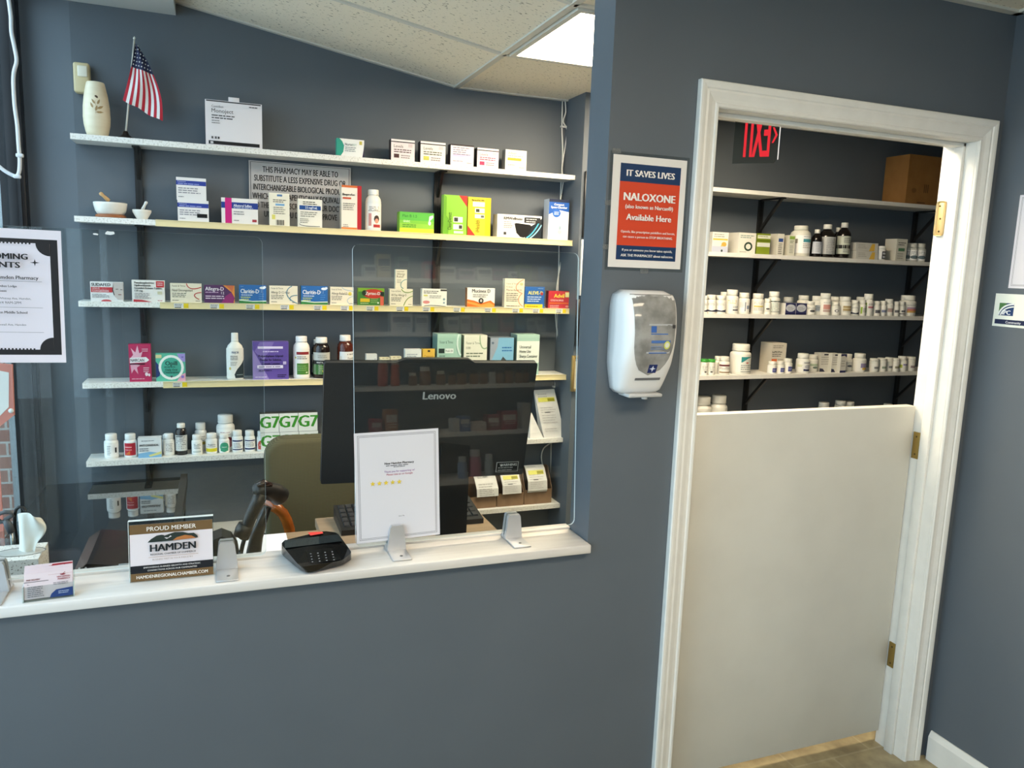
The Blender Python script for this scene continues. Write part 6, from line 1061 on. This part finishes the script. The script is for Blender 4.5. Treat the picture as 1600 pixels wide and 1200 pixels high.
for p0, p1, t0, b0, pr, y, lab in T3: rb(lab, H3, p0, p1, t0, b0, z, pr, y, col='#dedcd2', lab='#e3e1d8')
for k, (p0, p1) in enumerate(((1227.5, 1243.5), (1244, 1260.5))): rc('navy carton with pale oval, %s of the pair on the crowded shelf' % ('first', 'second')[k], 'navy cartons with pale ovals', p0, p1, 472.5, 490.5, z, .06, '#2a2c5a', [('e', .5, .58, .46, .32, '#c9cbd0'), ('ml', .2, .8, .62, 3, .12, '#8a8c96'), ('r', 0, 0, 1, .14, '#1c1d44')], '#d6d4cc')
hh = P(1240, 472.5, 'y', YA).z-P(1240, 490.5, 'y', YA).z
rb('small grey-capped vial standing on the navy cartons', H3, 1231, 1243, 464, 473, z+hh, [], .02, style='tub', col='#a9a9a2', lab=None)
z = RZ[4]
NB = [('r', .45, .15, .9, .75, '#3a3f86'), ('ml', .5, .85, .5, 2, .16, '#c3c6dc')]
T4 = [(1098.5, 1109, 559.5, 584.5, [('ml', .3, .8, .8, 4, .16, '#9a9c98'), ('r', .5, .15, .7, .35, '#5f605c')], .0, 'white pill bottle with bright green cap, nearest the door casing', '#3f9a3a', 'tub'),
 (1109.5, 1120, 560.5, 585, [('ml', .3, .8, .8, 4, .16, '#9a9c98'), ('r', .4, .15, .6, .35, '#5f605c')], 0, 'white pill bottle with bright green cap, second from the door casing', '#3f9a3a', 'tub'),
 (1120.5, 1132, 554.5, 581, [('r', .4, .6, .8, .8, '#26262a'), ('r', .4, .2, .6, .5, '#3a3a3c')], .05, 'white pill bottle with black marks behind the green-capped ones', None, 'pill'),
 (1129, 1144, 557, 585, [('r', .1, .74, 1, .92, '#5a2028'), ('ml', .15, .9, .6, 2, .14, '#4a4a4c'), ('r', .15, .06, .95, .18, '#8a6f4a')], 0, 'white pill bottle with maroon band beside the green-capped ones', None, 'pill'),
 (1153.5, 1180.5, 537, 583.5, [('poly', [(.45, .95), (.95, .95), (.7, .85), (.5, .62), (.45, .6)], '#2f8a8a'), ('e', .68, .58, .06, .05, '#c9706a'), ('ml', .45, .95, .4, 3, .12, '#7f8a88'), ('r', .45, .02, .95, .05, '#4a5a58')], 0, 'very large white bottle with teal corner label on the green cap shelf', None, 'pill'),
 (1205.5, 1217, 562.5, 581.5, NB, 0, 'small white bottle with blue label, first in front of the cream box', None, 'pill'),
 (1218, 1229.5, 562.5, 581.5, NB, 0, 'small white bottle with blue label, second in front of the cream box', None, 'pill'),
 (1230, 1241.5, 558, 581, NB, .0, 'taller small white bottle with blue label beside the cream box', None, 'pill'),
 (1253.5, 1270, 550.5, 580.5, [('ml', .1, .4, .6, 2, .12, '#b5c06a'), ('poly', [(.45, .1), (.95, .04), (.95, .24), (.45, .26)], '#23264a'), ('r', .45, .84, .95, .9, '#4a4a5a'), ('e', .7, .5, .2, .18, '#b9b9be')], 0, 'white pill bottle with navy foot and lime print, before the flat cartons', None, 'pill'),
 (1269.5, 1282, 551.5, 578, [('r', .2, .5, .8, .75, '#a9b9a0'), ('e', .6, .35, .2, .12, '#6a7a70')], .04, 'white pill bottle with pale green print, behind the navy-foot one', None, 'pill'),
 (1323.5, 1336, 550.5, 577, [('e', .6, .45, .2, .12, '#5a6068'), ('ml', .3, .9, .8, 2, .14, '#9aa0a4')], .04, 'white pill bottle just right of the upright white cartons', None, 'pill'),
 (1343, 1358.5, 550, 578.5, [('r', .45, .3, .95, .75, '#8f86a8'), ('r', .55, .1, .95, .32, '#d8b64a')], 0, 'white pill bottle with purple and yellow label standing apart', None, 'pill'),
 (1366, 1377, 557.5, 578, [('r', .4, .3, .8, .6, '#8a8a88')], 0, 'small white tub, first of the row of four on the green cap shelf', None, 'tub'),
 (1378, 1389, 557, 578, [('r', .4, .3, .8, .6, '#8a9a88')], .0, 'small white tub, second of the row of four on the green cap shelf', None, 'tub'),
 (1389, 1398, 556, 577.5, [('r', .4, .3, .8, .6, '#7f8488')], .01, 'small white tub, third of the row of four on the green cap shelf', None, 'tub'),
 (1398.5, 1409, 557, 577.5, [('r', .4, .3, .8, .6, '#8f8a70')], 0, 'small white tub, fourth of the row of four on the green cap shelf', None, 'tub'),
 (1410, 1421.5, 554, 577, [('r', .1, .3, .4, .7, '#b5c04a'), ('r', .45, .6, .85, .8, '#8a86b0')], 0, 'white pill bottle with lime patch near the hinge side', None, 'pill'),
 (1423, 1434, 555, 577, [('r', .4, .3, .85, .6, '#9a8a8a')], 0, 'small white tub last on the green cap shelf, against the jamb', None, 'tub')]
for p0, p1, t0, b0, pr, y, lab, cp, st_ in T4: rb(lab, H4, p0, p1, t0, b0, z, pr, y, style=st_, col='#dedcd2', lab='#e4e2da', cap=cp)
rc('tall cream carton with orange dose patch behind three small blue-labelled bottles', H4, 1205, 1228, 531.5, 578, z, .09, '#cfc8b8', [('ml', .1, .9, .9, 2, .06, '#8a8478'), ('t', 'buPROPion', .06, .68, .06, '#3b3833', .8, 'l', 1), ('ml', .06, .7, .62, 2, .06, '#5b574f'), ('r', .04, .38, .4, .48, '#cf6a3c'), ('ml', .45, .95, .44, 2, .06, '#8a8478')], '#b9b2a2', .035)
for k, (p0, p1, t0, b0, y, lab) in enumerate(((1282, 1299, 547, 576, .05, 'upright white carton with black clip mark, rear one'), (1300, 1313, 549, 578, .025, 'upright white carton with dark foot, middle one'), (1313.5, 1322.5, 550.5, 579.5, .0, 'upright white carton with rounded navy end, front one'))):
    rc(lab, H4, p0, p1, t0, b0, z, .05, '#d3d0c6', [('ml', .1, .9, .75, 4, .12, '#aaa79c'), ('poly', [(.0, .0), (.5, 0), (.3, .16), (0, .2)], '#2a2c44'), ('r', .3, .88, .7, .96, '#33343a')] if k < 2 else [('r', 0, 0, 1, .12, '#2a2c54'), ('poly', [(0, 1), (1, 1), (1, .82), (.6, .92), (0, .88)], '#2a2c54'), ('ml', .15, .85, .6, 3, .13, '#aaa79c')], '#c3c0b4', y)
z = RZ[5]
for k, (p0, p1, t0, lab) in enumerate(((1092, 1118, 620.5, 'large white jar above the half door edge, nearest the casing'), (1118.5, 1142, 619, 'large white jar with small green print above the half door edge'))):
    h_ = .155; rb(lab, 'jars peeking over the half door', p0, p1, t0, 670, z, [('ml', .5, .9, .8, 2, .1, '#a9aaa6')]+([('e', .75, .6, .07, .07, '#a9b85a'), ('e', .6, .55, .05, .06, '#6a6a66')] if k else []), .03, style='pill', col='#cfcec6', lab='#d2d1c9', h=P(1100, t0, 'y', YA+.06).z-z)
for k, (p0, p1, t0) in enumerate(((1286, 1299, 629), (1312, 1325, 626.5), (1325, 1338, 628), (1387, 1397, 631))):
    rb('white bottle cap peeking over the half door, %s from the casing' % ('first', 'second', 'third', 'fourth')[k], 'caps peeking over the half door', p0, p1, t0, 655, z, [], .06, style='tub', col='#cfcec6', lab=None, h=P(p0, t0, 'y', YA+.08).z-z)
# exit sign hanging from the ceiling of the back room
YE = .7
cs = [P(*q_, 'y', YE) for q_ in ((1145, 258), (1216, 245))]
ce = Vector((P(1180, 250, 'y', YE).x, YE, 0)); zb = cs[0].z+.005; ex0 = P(1147, 225, 'y', YE).x
t = empty('exit_sign', (ex0+.1, YE, zb), 'edge-lit clear exit sign with red lettering hanging behind the doorway', 'exit sign')
ev = Vector((.72, -.69, 0)).normalized()
A_ = P(1146.5, 225, 'y', YE); best = None
for k in range(200):
    l_ = .1+.002*k; p = Vector((A_.x, YE, zb))+ev*l_; v = p-CAM; px = 800+F_PX*v.dot(C_R)/v.dot(C_F)
    if best is None or abs(px-1214) < best[0]: best = (abs(px-1214), l_)
EL = best[1]; EN = Vector((-ev.y, ev.x, 0)); EN = EN if (CAM-A_).dot(EN) > 0 else -EN; zt = zb+.20
EP = lambda u, v, d: Vector((A_.x, YE, zb))+ev*u+Vector((0, 0, v))+EN*d
m = MB(); m.prism([(0, .0), (EL-.012, 0), (EL, .012), (EL, .2), (0, .2)], EP, -.004, .004, glass_mat('sign_acrylic', '#c9d0ce')); m.build('acrylic_panel', t)
m = MB(); m.prism([(EL+.0005, .012), (EL+.003, .012), (EL+.003, .2), (EL+.0005, .2)], EP, -.004, .004, emit('#f4efe6', 1.2)); m.build('lit_edge', t)
REDL = emit('#e8333c', 1.0); m = MB(); vs, fs, tw = glyph('EXIT', 1.2); hL = .17; wL = EL*.63; [m.add([EP(EL*.80-x*wL/tw+k, .022+y*hL, .0046+.0001*(k+.01)/.005) for x, y in vs], [list(reversed(f)) for f in fs], REDL) for k in (-.0022, 0, .0022)]
m.add([EP(EL*u, v, .0046) for u, v in ((.85, .125), (.89, .125), (.97, .098), (.89, .07), (.85, .07), (.92, .098))], [(0,5,2,1), (5,4,3,2)], REDL); m.build('lettering', t)
m = MB(); zc_ = ZK-.0; m.prism([(-.02, .2), (EL+.02, .2), (EL+.02, .235), (-.02, .235)], EP, -.03, .03, mat('#d9d8d4', .4)); m.prism([(EL*.4, .235), (EL*.6, .235), (EL*.6, zc_-zb-.001), (EL*.4, zc_-zb-.001)], EP, -.02, .02, mat('#d9d8d4', .4)); m.build('housing', t)
# ------------------------------------------------------------------ customer-side display shelf, mirrored in the counter screen
_gn = g2x.cross(g2z).normalized()
def PR(px, py, Y):
    v = C_F*F_PX + C_R*(px-800) - C_U*(py-600); t = (G2C-CAM).dot(_gn)/v.dot(_gn); p = CAM+v*t; r = v-_gn*(2*v.dot(_gn)); return p+r*((Y-p.y)/r.y)
YS = -2.4
sx0, sx1 = -.16, 1.30
zs_ = [PR(730, y, YS).z for y in (437, 519, 601, 675, 750)]
for i, z_ in enumerate(zs_+[.12]): tag(MB().box((sx0, YS-.3, z_-.025), (sx1, YS, z_), SHELF_TOP).build('display_shelf', loc=(.6, YS-.15, z_-.025)), 'white %s board of the customer-side display shelf mirrored in the clear screen' % ('top', 'second', 'third', 'fourth', 'fifth', 'lowest')[i], 'shelf', 'display shelf boards on the customer side')
t = empty('display_stand', (.6, YS-.31, 0), 'tall backing stand of the customer-side display shelf mirrored in the clear screen', 'stand')
MB().box((sx0, YS-.325, 0), (sx1, YS-.301, 2.1), WALL).build('back_panel', t)
for x in (sx0-.021, sx1+.001): MB().box((x, YS-.325, 0), (x+.02, YS-.301, 2.1), BLACK).build('upright', t)
def mir_box(row, p0, p1, tp, bt, col, lab, acc=None):
    a, b2 = PR(p0, bt, YS-.03), PR(p1, bt, YS-.03); h = PR((p0+p1)/2, tp, YS-.03).z-PR((p0+p1)/2, bt, YS-.03).z; x0, x1 = min(a.x, b2.x), max(a.x, b2.x)
    m = MB(); m.box((x0, YS-.11, zs_[row]), (x1, YS-.03, zs_[row]+h), mat(col))
    if acc: A = Art(m, x1-x0, h, face_fn((x1, YS-.03, zs_[row]), (-1,0,0), (0,0,1), (0,1,0))); A.r(.08, .5, .92, .8, acc); A.ml(.1, .9, .4, 2, .1, acc)
    tag(m.build('display_carton', loc=((x0+x1)/2, YS-.07, zs_[row])), lab, 'box', 'cartons on the customer-side display shelf')
def mir_bottle(row, p0, p1, tp, bt, col, cap, lab):
    a, b2 = PR(p0, bt, YS-.05), PR(p1, bt, YS-.05); h = PR((p0+p1)/2, tp, YS-.05).z-PR((p0+p1)/2, bt, YS-.05).z; cx_ = (a.x+b2.x)/2; r = abs(b2.x-a.x)/2; z_ = zs_[row]
    tt = empty('display_bottle', (cx_, YS-.05-r, z_), lab, 'bottle', 'bottles on the customer-side display shelf'); b_, c_ = ST['pill']
    MB().lathe([(r*q, h*v) for q, v in b_], (cx_, YS-.05-r, z_), mat(col, .35), 16).build('body', tt); MB().lathe([(r*q, h*v) for q, v in c_], (cx_, YS-.05-r, z_), mat(cap, .4), 16).build('cap', tt)
O3 = ['first', 'second', 'third', 'fourth', 'fifth', 'sixth', 'seventh', 'eighth', 'ninth', 'tenth', 'eleventh', 'twelfth', 'thirteenth']
for i, (p0, p1, tp, c_) in enumerate(((569, 588, 416, '#c9cac6'), (590, 611, 399, '#d8c79a'), (622, 640, 402, '#8fa39a'), (664, 680, 408, '#b5414a'), (685, 712, 415, '#d5d5d0'), (717, 742, 418, '#b9a3b5'), (746, 769, 415, '#d5d5d0'), (771, 794, 417, '#8f4f7a'), (798, 808, 420, '#d0d0ca'), (811, 831, 409, '#7a8f4a'), (849, 863, 411, '#4a78b0'))):
    mir_box(0, p0, p1, tp, 436, c_, '%s carton along the top board of the mirrored display shelf' % O3[i], '#5b5b60')
for i, (p0, p1, tp, c_) in enumerate(((572, 592, 488, '#7a6a62'), (611, 644, 486, '#c3c6c8'), (649, 669, 488, '#c9cbc8'), (699, 717, 492, '#cfcfc8'), (720, 735, 489, '#c9c9c2'), (739, 752, 488, '#c9a39a'), (757, 778, 486, '#7f8f5a'), (782, 803, 485, '#b07a70'), (807, 820, 492, '#4a78a8'), (824, 836, 494, '#b0b4b8'), (839, 853, 492, '#a9adb2'))):
    mir_box(1, p0, p1, tp, 516, c_, '%s carton along the second board of the mirrored display shelf' % O3[i], '#6b6b70')
for i, (p0, p1, tp) in enumerate(((640, 653, 579), (658, 675, 570), (684, 698, 577), (702, 714, 580), (716, 731, 576), (736, 750, 578), (752, 764, 578), (766, 776, 575), (777, 789, 578), (791, 805, 573), (807, 818, 578), (819, 829, 578))):
    mir_bottle(2, p0, p1, tp, 599, '#8a6238' if i != 7 else '#c9c9c6', '#d5d0c4' if i < 3 else '#1d1a18', '%s amber bottle along the third board of the mirrored display shelf' % O3[i] if i != 7 else 'white bottle among the amber bottles of the mirrored display shelf')
for i, (p0, p1, tp) in enumerate(((592, 608, 552), (612, 626, 555))): mir_bottle(2, p0, p1, tp, 599, '#b5502c', '#d8d0b8', '%s orange bottle beside the amber ones of the mirrored display shelf' % O3[i])
for i, (p0, p1, tp, c_) in enumerate(((580, 597, 648, '#a8323a'), (602, 622, 634, '#b5713a'), (707, 718, 653, '#c9c9c4'), (719, 735, 650, '#4a72a8'), (738, 760, 660, '#c9b9b4'), (762, 781, 650, '#9a4048'), (784, 808, 645, '#a83240'), (816, 829, 634, '#c3c3be'))):
    mir_box(3, p0, p1, tp, 674, c_, '%s carton along the fourth board of the mirrored display shelf' % O3[i], '#d0c8c0')
for i, (p0, p1, tp, c_) in enumerate(((718, 732, 714, '#8fa9c9'), (736, 755, 705, '#d88fa3'), (760, 773, 713, '#b9c9cc'))): mir_bottle(4, p0, p1, tp, 748, c_, '#d5d5d2', '%s bottle along the fifth board of the mirrored display shelf' % O3[i])
